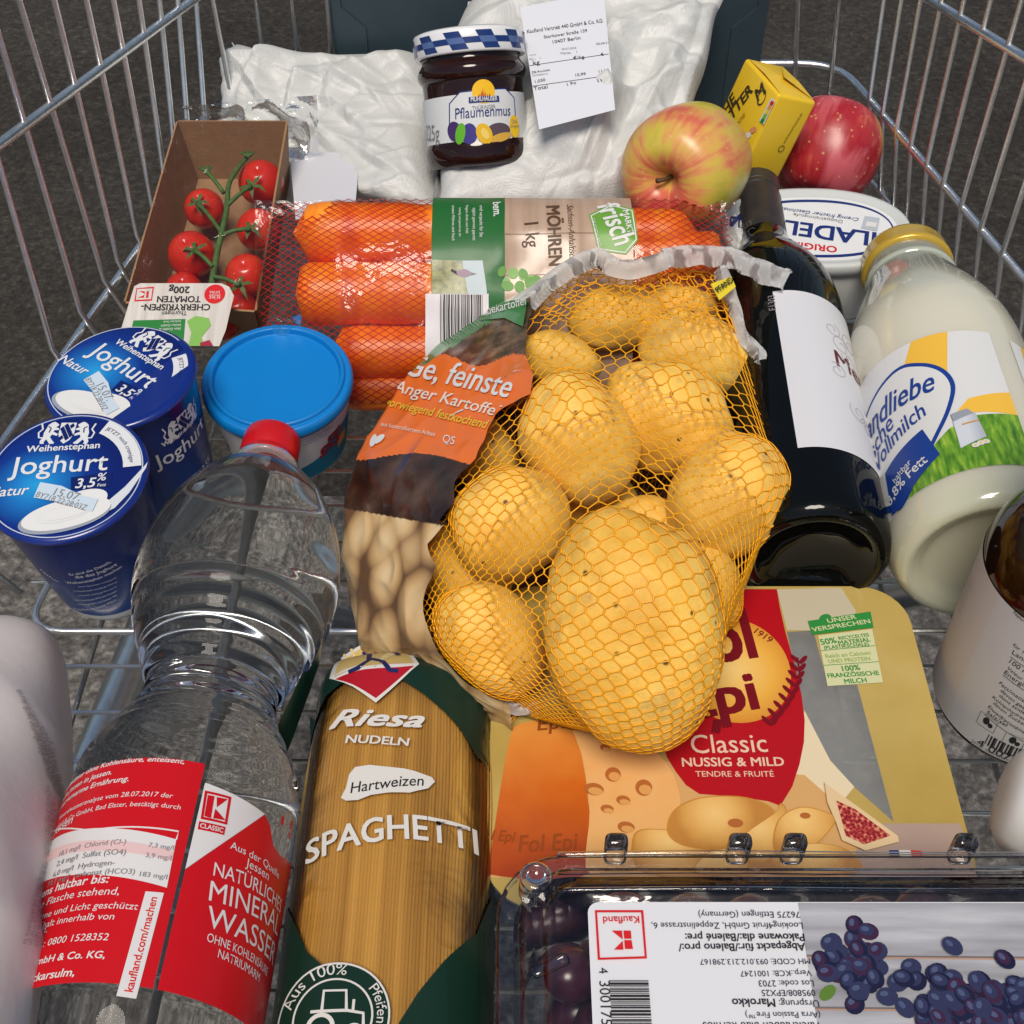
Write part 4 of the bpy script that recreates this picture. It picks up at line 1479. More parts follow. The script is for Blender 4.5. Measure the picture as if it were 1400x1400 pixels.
# ================================================================ cream cheese tub
ph = thing('cream_cheese_tub', 'oval white plastic cream cheese tub, its lid lettering upside down', 'tub', (.188, .662, 0))
PZ = .0475
PC = V((.186, .661, PZ))
def oval(a, b, k):
    t = 2 * math.pi * k / 72
    e = 2 / 2.25
    c, s_ = math.cos(t), math.sin(t)
    return (a * math.copysign(abs(c) ** e, c), b * math.copysign(abs(s_) ** e, s_))
gq = G()
rings = [(.050, .034, -.0455), (.0515, .0355, -.046), (.053, .037, -.044), (.056, .0395, -.012), (.0562, .0398, -.0085)]
vv = [PC + V((*oval(a, b, k), z)) for a, b, z in rings for k in range(72)]
ff = [(i * 72 + k, i * 72 + (k + 1) % 72, (i + 1) * 72 + (k + 1) % 72, (i + 1) * 72 + k) for i in range(len(rings) - 1) for k in range(72)] + [tuple(range(72))]
gq.add(vv, ff)
TUBW = mat('white_polypropylene', (.70, .72, .71), .3, coat=.15, sss=.1)
gq.build('tub_body', TUBW, ph)
gq = G()
rings = [(.0568, .0402, -.0085), (.0582, .0415, -.0080), (.0584, .0417, -.0015), (.0574, .0408, .0002), (.0545, .0380, .0004), (.0525, .036, -.0016), (.0505, .034, -.0018), (.01, .007, -.0018)]
vv = [PC + V((*oval(a, b, k), z)) for a, b, z in rings for k in range(72)]
ff = [(i * 72 + k, i * 72 + (k + 1) % 72, (i + 1) * 72 + (k + 1) % 72, (i + 1) * 72 + k) for i in range(len(rings) - 1) for k in range(72)] + [tuple(range(7 * 72, 8 * 72))]
gq.add(vv, ff)
gq.build('lid', mat('lid_clear_white', (.58, .61, .60), .25, coat=.3), ph)
pp = Plane(PC + V((0, 0, -.0018)), (1, 0, 0), (0, 1, 0))
P = Print(pp, .0002)
P.poly([oval(.0500, .0335, k) for k in range(72)], ink('cheese_lid_white', (.74, .76, .77), .35), 0, False)
o1, o2 = [oval(.0475, .0305, k) for k in range(72)], [oval(.0465, .0278, k) for k in range(72)]
P.raw([p for p in o1] + [(p[0], p[1] + (.0 if p[1] > 0 else .0)) for p in o2], [(k, (k + 1) % 72, 72 + (k + 1) % 72, 72 + k) for k in range(72) if k < 36 or 40 < k < 68], NAVY, 1)
P.text('PHILADELPHIA', (1248, 326), (990, 290), NAVY, 2, 1.2, .025)
P.text('ORIGINAL', (1144, 338), (1058, 328), RED, 2, 1.1, .02)
P.text('Doppelrahmstufe', (1152, 302), (1085, 292), GREY, 2, 1.1)
P.text('Cremig frischer Geschmack', (1174, 299), (1062, 283), NAVY, 2, 1.2, 0, .3)
P.poly([(1182, 296), (1203, 299), (1199, 317), (1177, 313)], ink('badge', (.45, .50, .56)), 2)
P.poly([(1185, 304), (1199, 306), (1197, 312), (1183, 310)], WHITE, 3)
P.build('lid_print', ph)
# lettering on the side that faces the handle
ps_ = HF(V((PC.x, PC.y - .041, .0245)), (1, 0, 0), (0, .08, 1), lambda x, y: -.041 * (1 - max(0, 1 - (abs(x) / .0565) ** 2.25) ** (1 / 2.25)) if abs(x) < .056 else -.04)
P = Print(ps_, .0012)
P.text('PHILADELPHIA', (-.052, -.0105), (.004, -.0105), NAVY, 0, 1.3, .03, 0, False)
P.build('side_lettering', ph)

# ================================================================ apples
def apple_mat(name, stops, sc=9, seed=0):
    m = bpy.data.materials.new(name)
    nt, b = nodes(m)
    b.inputs['Roughness'].default_value = .34
    b.inputs['Coat Weight'].default_value = .12
    b.inputs['Coat Roughness'].default_value = .25
    b.inputs['Subsurface Weight'].default_value = .15
    b.inputs['Subsurface Radius'].default_value = (.006, .004, .002)
    b.inputs['Subsurface Scale'].default_value = 1
    tc = nt.nodes.new('ShaderNodeTexCoord')
    mp = nt.nodes.new('ShaderNodeMapping')
    mp.inputs['Scale'].default_value = (14, 1.6, 1)
    mp.inputs['Location'].default_value = (seed, seed * .7, seed)
    nt.links.new(tc.outputs['UV'], mp.inputs['Vector'])
    n1_ = nt.nodes.new('ShaderNodeTexNoise')
    n1_.inputs['Scale'].default_value = 1.4
    n1_.inputs['Detail'].default_value = 7
    n1_.inputs['Roughness'].default_value = .65
    nt.links.new(mp.outputs[0], n1_.inputs['Vector'])
    n2_ = nt.nodes.new('ShaderNodeTexNoise')
    n2_.inputs['Scale'].default_value = sc * 3
    n2_.inputs['Detail'].default_value = 3
    mp2 = nt.nodes.new('ShaderNodeMapping')
    mp2.inputs['Location'].default_value = (seed * .3, seed * .2, seed * .1)
    nt.links.new(tc.outputs['Object'], mp2.inputs['Vector'])
    nt.links.new(mp2.outputs[0], n2_.inputs['Vector'])
    av = nt.nodes.new('ShaderNodeMix')
    av.data_type = 'FLOAT'
    av.inputs[0].default_value = .62
    nt.links.new(n1_.outputs['Fac'], av.inputs[2])
    nt.links.new(n2_.outputs['Fac'], av.inputs[3])
    cr = nt.nodes.new('ShaderNodeValToRGB')
    e = cr.color_ramp.elements
    while len(e) < len(stops):
        e.new(.5)
    for k, (p, c) in enumerate(stops):
        e[k].position, e[k].color = p, (*c, 1)
    nt.links.new(av.outputs[0], cr.inputs[0])
    vo = nt.nodes.new('ShaderNodeTexVoronoi')
    vo.inputs['Scale'].default_value = 190
    nt.links.new(tc.outputs['Object'], vo.inputs['Vector'])
    dt = nt.nodes.new('ShaderNodeValToRGB')
    dt.color_ramp.elements[0].position, dt.color_ramp.elements[0].color = .10, (1, 1, 1, 1)
    dt.color_ramp.elements[1].position, dt.color_ramp.elements[1].color = .22, (0, 0, 0, 1)
    nt.links.new(vo.outputs['Distance'], dt.inputs[0])
    mx = nt.nodes.new('ShaderNodeMix')
    mx.data_type = 'RGBA'
    mu = nt.nodes.new('ShaderNodeMath')
    mu.operation = 'MULTIPLY'
    mu.inputs[1].default_value = .45
    nt.links.new(dt.outputs[0], mu.inputs[0])
    nt.links.new(mu.outputs[0], mx.inputs[0])
    nt.links.new(cr.outputs[0], mx.inputs[6])
    mx.inputs[7].default_value = (.78, .52, .25, 1)
    nt.links.new(mx.outputs[2], b.inputs['Base Color'])
    return m
def apple(label, c, r, ax, m, ref):
    o = thing('apple', label, 'apple', (c.x, c.y, c.z - r))
    pts = [(0, .58), (.06, .60), (.14, .70), (.24, .84), (.38, .925), (.58, .93), (.80, .78), (.96, .45), (1.0, .10), (.96, -.28), (.84, -.62), (.64, -.86), (.44, -.95), (.28, -.93), (.14, -.84), (.05, -.78), (0, -.77)]
    pr_ = smooth_prof(pts, 5)
    n = 72
    v, f = lathe([(a * r, b * r * .97) for a, b in pr_], c, ax, n, ref, lambda t, s: 1 + .018 * math.cos(5 * t) * (1 if s < 0 else .4) + .015 * math.cos(2 * t + 1))
    uvs = [((i % n) / n if (i % n) < n / 2 else 1 - (i % n) / n, (i // n) / len(pr_)) for i in range(len(v))]
    part('flesh', v, f, m, o, True, None, uvs)
    a_ = V(ax).normalized()
    x, y = perp(a_)
    v, f = tube([c + a_ * r * .56, c + a_ * r * .74 + x * r * .03, c + a_ * r * .90 + x * r * .10], [.0014, .0011, .0016], 6)
    part('stem', v, f, mat('apple_stem', (.09, .05, .02), .7), o)
a1c = V((.1045, .672, .086))
a1c = CAMP + ray(940, 228) * .752
apple('pale yellow and pink apple, its stem hollow showing, lying next to the butter pack', a1c, .0365, -ray(940, 228).normalized() * .80 - CR * .47 - CU * .30,
      apple_mat('apple_yellow_pink', [(.36, (.42, .42, .04)), (.45, (.64, .50, .07)), (.50, (.70, .36, .10)), (.55, (.66, .17, .09)), (.63, (.55, .07, .06))], 8, 2.0), (0, 0, 1))
a2c = CAMP + ray(1131, 209) * .868
apple('red speckled apple in the corner of the cart behind the butter pack', a2c, .0345, V((.35, .75, .55)),
      apple_mat('apple_red', [(.34, (.66, .40, .08)), (.41, (.58, .16, .08)), (.47, (.44, .03, .035)), (.54, (.36, .010, .020)), (.62, (.55, .10, .12))], 7, 8.0), (1, 0, 0))

# ================================================================ butter pack
BS = .68
b0 = CAMP + (V((.24278648, 1.07216851, -.09276366)) - CAMP) * BS
ea, eb, el = V((-.29596763, .95517187, -.00706174)), V((.90050801, .27654869, -.3355684)), V((-.31857258, -.10567654, -.94198937))
da, db, dl = .0734 * BS, .0439 * BS, .0972 * BS
bt = thing('butter_pack', 'yellow wrapped pack of butter stood on end between the two apples', 'butter', tuple(b0 + el * dl + ea * da / 2))
M = Matrix.Translation(b0 + ea * da / 2 + eb * db / 2 + el * dl / 2) @ Matrix((ea, eb, el)).transposed().to_4x4()
gq = G()
gq.add(*bevel_box(da, db, dl, M, .0022, 3))
BY = mat('butter_foil', (.82, .54, .025), .38, 0, coat=.2, bump=.15, bscale=60)
gq.build('wrapper', BY, bt)
# folded end flaps
gq = G()
E = lambda a, b, h: b0 + ea * da * a + eb * db * b - el * h
gq.add([E(.04, .06, .0003), E(.5, .46, .0022), E(.96, .06, .0003), E(.5, .06, .0014)], [(0, 3, 1), (3, 2, 1)])
gq.add([E(.04, .94, .0003), E(.5, .54, .0022), E(.96, .94, .0003), E(.5, .94, .0014)], [(0, 1, 3), (3, 1, 2)])
gq.build('end_fold', BY, bt, False)
bp_ = Plane(b0, -ea, -el)
if bp_.Z.dot(CAMP - b0) < 0:
    bp_ = Plane(b0, ea, -el)
P = Print(bp_, .0003)
BK = ink('butter_black', (.05, .04, .02), .4)
P.text('HE', (993, 158), (1007, 138), BK, 1, 1.0, .03)
P.text('TTER', (1001, 165), (1030, 125), BK, 1, 1.0, .03)
P.text('DOSE', (1009, 173), (1020, 158), ink('butter_brown', (.35, .16, .02)), 1, 1.0)
P.ell((1042, 133), .0042, .0052, BK, 1, 0, 24, True, .82)
P.text('M', (1037, 139), (1047, 127), BK, 1, 1.0, .02)
P.poly([(1039, 165), (1055, 134), (1061, 138), (1045, 171)], WHITE, 1)
for k, c in enumerate(((.01, .25, .06), (.2, .45, .04), (.8, .6, .02), (.8, .3, .02), (.6, .03, .02))):
    a, b = lerp((1042, 168), (1058, 138), k / 5), lerp((1042, 168), (1058, 138), (k + .9) / 5)
    P.poly([(a[0] - 2, a[1] - 1), (b[0] - 2, b[1] - 1), (b[0] + 2, b[1] + 1), (a[0] + 2, a[1] + 1)], ink('score%d' % k, c), 2)
P.ell((1030, 178), .004, .002, ink('butter_bread', (.7, .3, .12)), 1, 40, 16)
P.ell((1024, 185), .003, .002, WHITE, 2, 30, 16)
P.build('face_print', bt)
bp2 = Plane(b0, eb, -el)
if bp2.Z.dot(CAMP - b0) < 0:
    bp2 = Plane(b0, -eb, -el)
P = Print(bp2, .0003)
P.text('www.butterfreunde.de', (1072, 196), (1097, 155), BK, 1, 1.0)
P.ell((1068, 203), .0022, .0024, BK, 1, 0, 16, True, .8)
P.text('gekühlt', (1022, 242), (1032, 228), BK, 1, 1.0)
P.text('· 250 g', (1036, 254), (1045, 245), BK, 1, 1.0)
P.build('side_print', bt)

# ================================================================ tomato tray
KRAFT = mat('kraft_board', (.30, .17, .085), .75, var=.10, vscale=160, bump=.2, bscale=700)
FILM = film('clear_film', .40, .10, (.985, .99, .99), .008, .6, 50)
tt = thing('tomato_tray', 'brown cardboard tray wrapped in clear film with a small printed label', 'tray', tuple(atz(270, 330, 0)))
FL, FR, NL, NR = atz(243, 166, .088), atz(391, 166, .088), atz(172, 412, .052), atz(348, 424, .052)
tnn = (NR - NL).cross(FL - NL).normalized()
ctr = (FL + FR + NL + NR) / 4
def bot(p):
    return ctr + (p - ctr) * .86 - tnn * .040
def slab(gq, quad, th):
    a = [V(q) for q in quad]
    n = (a[1] - a[0]).cross(a[3] - a[0]).normalized() * th
    gq.add(a + [q + n for q in a], [(0, 1, 2, 3), (4, 5, 6, 7)] + [(i, (i + 1) % 4, 4 + (i + 1) % 4, 4 + i) for i in range(4)])
for a, b in ((FL, FR), (FR, NR), (NR, NL), (NL, FL)):
    gq = G()
    slab(gq, [a, b, bot(b), bot(a)], .0012)
    gq.build('tray_wall', KRAFT, tt, False)
gq = G()
slab(gq, [bot(FL), bot(FR), bot(NR), bot(NL)], .0012)
gq.build('tray_floor', KRAFT, tt, False)
def tp(px, py, dz):
    d = ray(px, py)
    o = ctr + tnn * dz
    return CAMP + d * ((o - CAMP).dot(tnn) / d.dot(tnn))
TOM = ramp_mat('tomato_skin', [(.25, (.55, .02, .012)), (.6, (.64, .035, .014)), (.8, (.75, .16, .02))], 'noise', 28, rough=.22, coat=.3, sss=.1)
VINE = mat('tomato_vine', (.065, .13, .03), .6, var=.3, vscale=300, bump=.3, bscale=900)
tv = thing('tomato_vine', 'truss of small red tomatoes on a green vine, inside the cardboard tray', 'tomatoes', tuple(tp(300, 330, -.03)))
toms = [(279, 285, 27), (357, 250, 31), (353, 314, 29), (262, 348, 32), (338, 377, 30), (252, 398, 26), (326, 424, 27), (303, 440, 25)]
stems_to = {0: (270, 277), 1: (345, 254), 2: (342, 313), 3: (266, 342), 4: (328, 390)}
for i, (x, y, r) in enumerate(toms):
    c = tp(x, y, -.016 if i not in (5, 6, 7) else -.024)
    rr = r * depth(c) / FPX
    v, f = lathe(smooth_prof([(0, .86), (.18, .93), (.45, .90), (.8, .6), (1, .1), (.93, -.4), (.6, -.83), (.2, -.98), (0, -1)], 4), V((0, 0, 0)), V((.1 * (i % 3 - 1), -.35, 1)), 40)
    v = [c + q * rr for q in v]
    t_ = part('tomato', v, f, TOM, tv)
    if i in stems_to:
        k = tp(*stems_to[i], -.002)
        gq = G()
        for j in range(5):
            a = 2 * math.pi * j / 5 + i
            dd = (tnn.cross(V((1, 0, 0))) * math.sin(a) + V((1, 0, 0)) * math.cos(a))
            tip = k + dd * rr * .62 - tnn * .002 + tnn * .004 * math.sin(a * 2)
            sd_ = dd.cross(tnn) * .0013
            midp = k + dd * rr * .35 + tnn * .0012
            gq.add([k + sd_ * .6, midp + sd_, tip, midp - sd_, k - sd_ * .6], [(0, 1, 3, 4), (1, 2, 3)])
        gq.build('calyx', VINE, t_)
def path(pts, n=5):
    return [V(q) for q in smooth_prof([tuple(p) for p in pts], n)]
main = [tp(289, 392, -.003), tp(296, 350, .000), tp(303, 318, .001), tp(310, 286, .001), tp(313, 252, .001), tp(327, 228, -.001), tp(339, 214, -.004)]
gq = G()
pp_ = path(main)
gq.add(*tube(pp_, [.0021 - .0009 * i / len(pp_) for i in range(len(pp_))], 8))
for a, b in (((303, 318), (270, 277)), ((310, 282), (343, 254)), ((306, 320), (342, 313)), ((291, 365), (266, 342)), ((292, 378), (328, 390)), ((306, 264), (281, 233)), ((289, 392), (285, 410))):
    k = lerp(a, b, .5)
    q = path([tp(*a, .001), tp(k[0], k[1] - 2, .002), tp(*b, 0)], 4)
    gq.add(*tube(q, [.0013] * (len(q) - 2) + [.0019, .0016], 7))
for c in ((281, 233), (339, 213)):
    k = tp(*c, -.001)
    for j in range(6):
        a = j * 1.05
        gq.add(*tube([k, k + V((math.cos(a), .6 * math.sin(a), .5)) * .0045], [.0016, .0004], 5))
gq.build('stem', VINE, tv)
# film over the tray
def film_pt(u, v):
    p = (NL * (1 - u) + NR * u) * (1 - v) + (FL * (1 - u) + FR * u) * v
    e = min(u, 1 - u, v * 1.0, 1 - v)
    h = .0022 + .0025 * min(1, e * 6) * noise.noise(p * 60) + .0016 * (1 - abs(noise.noise(p * 38 + V((2, 0, 0)))) * 3) * min(1, e * 5 + .2)
    return p + tnn * h
v, f = grid(40, 56, film_pt)
part('film', v, f, FILM, tt)
def flap(u, v):
    p = aty(250 + 185 * u, 158 + (60 + 70 * u) * (v - .22), .735 - .012 * u)
    return p + V((0, -.008, .004)) * noise.noise(p * 70) + V((0, -.006, .003)) * (1 - abs(noise.noise(p * 45)) * 3)
v, f = grid(50, 30, flap)
part('film_end', v, f, FILM, tt)
TLW = ramp_mat('label_wood_print', [(.3, (.52, .48, .43)), (.5, (.62, .58, .53)), (.7, (.70, .67, .62))], 'noise', 260, 'UV', stretch=(1, .05, 1), rough=.35, coat=.2)
lp = Plane(atz(182, 389, .064), atz(309, 389, .064) - atz(182, 389, .064), atz(182, 389, .064) - atz(168, 474, .050))
P = Print(lp, .0006)
P.poly([(184, 392), (192, 388), (303, 388), (314, 393), (320, 405), (309, 452), (300, 474), (160, 474), (167, 447)], TLW, 0)
P.poly([(183, 439), (254, 437), (251, 474), (174, 474)], GREEN, 1)
P.poly([(256, 440), (268, 433), (286, 436), (289, 446), (276, 462), (280, 474), (258, 474), (262, 456)], ink('land_green', (.22, .46, .10)), 2)
P.text('200g', (260, 393), (232, 393), BLACK, 2, 1.0, .02)
P.text('TOMATEN', (275, 406), (216, 406), BLACK, 2, 1.1, .02)
P.text('CHERRYRISPEN-', (288, 417), (194, 417), BLACK, 2, 1.05, .02)
P.text('Thüringen', (256, 426), (222, 427), BLACK, 2, 1.2)
for k in range(3):
    P.text('Schkölen GmbH & Co'[k * 2:k * 2 + 12], (248, 439 + k * 5), (224 - k * 3, 440 + k * 5), WHITE, 2, 1.1)
P.ell((294, 403), .0058, .0062, RED, 1, 0, 24)
P.text('EXTRA', (301, 399), (287, 399), WHITE, 2, 1.2)
P.text('SÜSS', (302, 404), (287, 404), WHITE, 2, 1.2)
P.poly([(187, 395), (211, 393), (208, 412), (184, 413)], RED, 1, True, [[(188, 396), (209, 395), (207, 410), (186, 411)]])
P.poly([(201, 399), (204, 399), (203, 408), (200, 408)], RED, 1); P.poly([(198, 399), (199, 403), (191, 399)], RED, 1); P.poly([(198, 404), (197, 408), (189, 408)], RED, 1)
P.poly([(274, 470), (287, 466), (292, 474), (274, 474)], ink('label_red2', (.35, .02, .05)), 3)
P.build('label', tt)

# ================================================================ carrots in a bag
CO = V((-.006, .587, .045))
CZ, CYv = V((0, -.727, .687)), V((0, .687, .727))
CB, CC = .0580, .037
XL, XR = -.146, .128
def chf(u, v):
    x = u + CO.x
    e = max(0, min(1, (x - XL) / .05)) ** .45 * max(0, min(1, (XR - x) / .035)) ** .45
    k = 1 - min(1, abs(v / (CB * (.55 + .45 * e)))) ** 2.4
    w_ = .0012 * noise.noise(V((u * 45, v * 45, 1))) + .0012 * (1 - abs(noise.noise(V((u * 26, v * 40, 4)))) * 3)
    return CC * e * max(0, k) ** (1 / 2.4) + w_ * (1 if k > .05 else 0) + .0035
cs = HF(CO, (1, 0, 0), CYv, chf, .004)
cbag = thing('carrot_bag', 'clear film and red mesh bag of carrots with green and wood pattern printed band', 'bag', (CO.x, CO.y, 0))
CARR = ramp_mat('carrot_skin', [(.28, (.70, .10, .003)), (.48, (.95, .20, .004)), (.62, (.98, .27, .008)), (.78, (.98, .40, .04))], 'noise', 60, stretch=(1.6, .5, .5), rough=.4, coat=.1, bump=.6, bscale=140, sss=.12)
def carrot(label, x0, x1, v, dz, r0, r1, sag=0, seed=0):
    n = 26
    pts, rs = [], []
    for i in range(n + 1):
        t = i / n
        x = x0 + (x1 - x0) * t
        pts.append(CO + V((x - CO.x, 0, 0)) + CYv * (v + sag * math.sin(t * 3.1)) + CZ * (dz + .0012 * noise.noise(V((x * 30, seed, 0)))))
        e = math.sqrt(max(0, 1 - (1 - min(1, t / .07)) ** 2)) * math.sqrt(max(0, 1 - max(0, (t - .93) / .07) ** 2))
        rs.append(max(.0006, (r0 + (r1 - r0) * t) * e * (1 + .035 * noise.noise(V((x * 55, seed * 3, 0))))))
    vv, ff = tube(pts, rs, 24)
    for i, q in enumerate(vv):
        vv[i] = q + (q - pts[i // 24]) * .05 * noise.noise(V((q.x * 160, q.y * 20, q.z * 20 + seed)))
    c = min(pts, key=lambda p: p.z)
    tag(part('carrot', vv, ff, CARR, None, loc=(CO.x, pts[0].y, pts[0].z)), label, 'carrot', 'carrots in the mesh bag')
carrot('thick orange carrot on top of the carrot bag, against the white paper bags', -.123, .105, .0385, .0105, .0180, .0130, 0, 1)
carrot('orange carrot in the middle of the carrot bag with a bulging shoulder', -.121, -.012, .0035, .0165, .0178, .0172, .001, 2)
carrot('orange carrot ending beside the printed band in the middle of the carrot bag', -.045, .10, .004, .0172, .0155, .0120, 0, 3)
carrot('orange carrot low in the carrot bag, above the darkest one', -.102, .08, -.0275, .0125, .0155, .0125, 0, 4)
carrot('darkest orange carrot at the bottom of the carrot bag by the potato bag', -.100, .07, -.0485, .003, .0125, .0110, 0, 5)
carrot('orange carrot tip showing at the end of the carrot bag under the apple', .055, .118, .026, .012, .0120, .0135, 0, 6)
n_u, n_v = 110, 60
v, f = grid(n_u, n_v, lambda a, b: cs.P(XL - CO.x + (XR - XL) * a, -CB * 1.0 + 2 * CB * 1.0 * b))
part('film', v, f, film('carrot_film', .34, .10, (1, .985, .98), .006, .7, 46), cbag)
v, f = grid(40, 16, lambda a, b: CO + V((XL - CO.x + (XR - XL) * a, 0, 0)) + CYv * (CB * (2 * b - 1)) - CZ * (.030 * math.sqrt(max(0, 1 - (2 * b - 1) ** 2)) * min(1, 8 * min(a, 1 - a)) - .0035))
part('film_back', v, f, film('carrot_film', .34), cbag)
# loose crimped ends of the film
def endflap(u, v):
    p = atz(372 + 40 * u, 430 + 44 * v, .070 - .02 * v)
    return p + V((.003, -.004, .006)) * noise.noise(p * 90)
v, f = grid(24, 24, endflap)
part('film_end', v, f, film('carrot_film', .34), cbag)
P = Print(cs, .0004)
P2 = Print(cs, .0004)
NETR = ink('carrot_net_red', (.38, .012, .012), .45)
st = .0063
ulo, uhi, ub0, ub1 = XL - CO.x + .004, XR - CO.x - .004, cs.inv(590, 330)[0], cs.inv(866, 330)[0]
for k in range(-40, 40):
    for s_ in (1, -1):
        pts = []
        for i in range(41):
            vv_ = -CB * .98 + 2 * CB * .98 * i / 40
            u_ = k * st + s_ * vv_ * 1.75 + .0008 * noise.noise(V((k, vv_ * 90, s_)))
            pts.append((u_, vv_))
        seg = [p for p in pts if ulo < p[0] < ub0]
        if len(seg) > 2:
            P.line(seg, .00042, NETR, 0, False)
        seg = [p for p in pts if ub1 < p[0] < uhi]
        if len(seg) > 2:
            P2.line(seg, .00042, NETR, 0, False)
P.build('red_mesh', cbag)
P2.build('red_mesh', cbag)
P = Print(cs, .0008)
ub2 = cs.inv(690, 330)[0]
CW = ramp_mat('wood_print', [(.3, (.36, .24, .16)), (.5, (.46, .32, .23)), (.7, (.53, .40, .30))], 'noise', 150, 'UV', stretch=(1, .06, 1), rough=.3, coat=.3)
vb_, vt_ = -CB * .97, CB * .97
CGR = ink('band_green', (.018, .13, .03), .3, .3)
P.poly([(ub0, vb_), (ub2, vb_), (ub2, vt_), (ub0, vt_)], CGR, 0, False)
P.poly([(ub2, vb_), (ub1, vb_), (ub1, vt_), (ub2, vt_)], CW, 0, False)
for k in range(1, 5):
    y_ = vb_ + (vt_ - vb_) * k / 5
    P.line([(ub2, y_), (ub1, y_ + .001)], .0004, ink('plank_line', (.22, .14, .09)), 1, False)
P.poly([(582, 402), (668, 402), (668, 500), (582, 500)], ink('barcode_white', (.74, .70, .72)), 1)
P.barcode((602, 403), (660, 403), (0, 80), BLACK, 28, 4, 2)
P.poly([(591, 356), (660, 357), (666, 402), (590, 402)], ink('photo_sky', (.52, .60, .62)), 1)
P.poly([(591, 356), (632, 357), (640, 402), (590, 402)], ramp_mat('photo_grass', [(.3, (.06, .07, .02)), (.5, (.17, .18, .04)), (.7, (.30, .28, .08))], 'noise', 300, 'UV', rough=.3), 2)
P.ell((634, 374), .0040, .0022, ink('bird_mauve', (.36, .26, .32)), 3, -5, 18)
P.poly([(626, 372), (617, 368), (616, 371), (626, 377)], BLACK, 3)
P.poly([(644, 373), (652, 375), (644, 377)], ink('bird_tail', (.3, .24, .28)), 4)
for k in range(5):
    P.text(['unsere Möhren sind frisch', 'knackig und gesund aus der', 'Region direkt vom Feld', 'täglich geerntet geputzt', 'und verpackt für Sie'][k], (618 + k * 9.5, 283 + (k % 2) * 3), (618 + k * 9.5, 330 - (k % 3) * 5), WHITE, 1, 1.2)
P.text('bem.', (674, 279), (675, 297), WHITE, 1, 1.4, .02)
P.text('MÖHREN', (747, 284), (751, 364), ink('wood_brown', (.10, .055, .03)), 1, 1.25, .03)
P.text('1 kg', (717, 307), (720, 339), ink('wood_brown', (.10, .055, .03)), 1, 1.25, .012)
P.text('Sachsen-Anhaltische', (775, 282), (779, 362), ink('wood_brown', (.10, .055, .03)), 1, 1.2, 0, .4)
LF = ink('parsley', (.14, .32, .07))
rg = random.Random(2)
for k in range(16):
    P.ell((694 + rg.uniform(-10, 44), 381 + rg.uniform(-10, 13)), rg.uniform(.0022, .004), rg.uniform(.0018, .003), LF if k % 3 else ink('parsley_lt', (.24, .44, .13)), 2 + k % 3, rg.uniform(0, 180), 12)
FG = ink('badge_green', (.14, .34, .05), .3, .3)
hexa = [(805, 296), (835, 281), (866, 288), (872, 330), (856, 349), (817, 343)]
P.poly(hexa, FG, 2)
P.line([lerp(h, (840, 316), .08) for h in hexa], .0007, WHITE, 3, True, True)
P.text('frisch', (816, 286), (842, 339), WHITE, 4, 1.5, .02, .25)
P.text('MARKT', (851, 291), (858, 322), WHITE, 4, 1.1, .02)
P.text('DEUTSCHLAND', (808, 302), (818, 338), WHITE, 4, 1.1)
P.build('printed_band', cbag)

# ================================================================ potatoes in a net
POT = None
def potato_mat():
    m = bpy.data.materials.new('potato_skin')
    nt, b = nodes(m)
    b.inputs['Roughness'].default_value = .5
    b.inputs['Specular IOR Level'].default_value = .35
    b.inputs['Subsurface Weight'].default_value = .12
    b.inputs['Subsurface Radius'].default_value = (.008, .005, .002)
    b.inputs['Subsurface Scale'].default_value = 1
    tc = nt.nodes.new('ShaderNodeTexCoord')
    def nz(s, d, r=.55):
        n = nt.nodes.new('ShaderNodeTexNoise')
        n.inputs['Scale'].default_value, n.inputs['Detail'].default_value, n.inputs['Roughness'].default_value = s, d, r
        nt.links.new(tc.outputs['Object'], n.inputs['Vector'])
        return n
    def rp(src, st):
        c = nt.nodes.new('ShaderNodeValToRGB')
        while len(c.color_ramp.elements) < len(st):
            c.color_ramp.elements.new(.5)
        for e, (p, q) in zip(c.color_ramp.elements, st):
            e.position, e.color = p, (*q, 1)
        nt.links.new(src, c.inputs[0])
        return c.outputs[0]
    base = rp(nz(20, 8, .6).outputs['Fac'], [(.32, (.74, .40, .05)), (.47, (.90, .55, .10)), (.60, (.95, .65, .15)), (.72, (.95, .73, .25))])
    patch = rp(nz(22, 9, .7).outputs['Fac'], [(.50, (0, 0, 0)), (.57, (.30, .30, .30)), (.66, (.75, .75, .75))])
    vo = nt.nodes.new('ShaderNodeTexVoronoi')
    vo.inputs['Scale'].default_value = 75
    nt.links.new(tc.outputs['Object'], vo.inputs['Vector'])
    spot = rp(vo.outputs['Distance'], [(.055, (1, 1, 1)), (.12, (0, 0, 0))])
    def mixc(f, a, col):
        x = nt.nodes.new('ShaderNodeMix')
        x.data_type = 'RGBA'
        nt.links.new(f, x.inputs[0])
        nt.links.new(a, x.inputs[6])
        x.inputs[7].default_value = (*col, 1)
        return x.outputs[2]
    c = mixc(patch, base, (.40, .21, .075))
    c = mixc(spot, c, (.14, .065, .02))
    nt.links.new(c, b.inputs['Base Color'])
    bp = nt.nodes.new('ShaderNodeBump')
    bp.inputs['Strength'].default_value, bp.inputs['Distance'].default_value = .7, .0016
    nt.links.new(nz(90, 8, .65).outputs['Fac'], bp.inputs['Height'])
    nt.links.new(bp.outputs[0], b.inputs['Normal'])
    return m
POT = potato_mat()
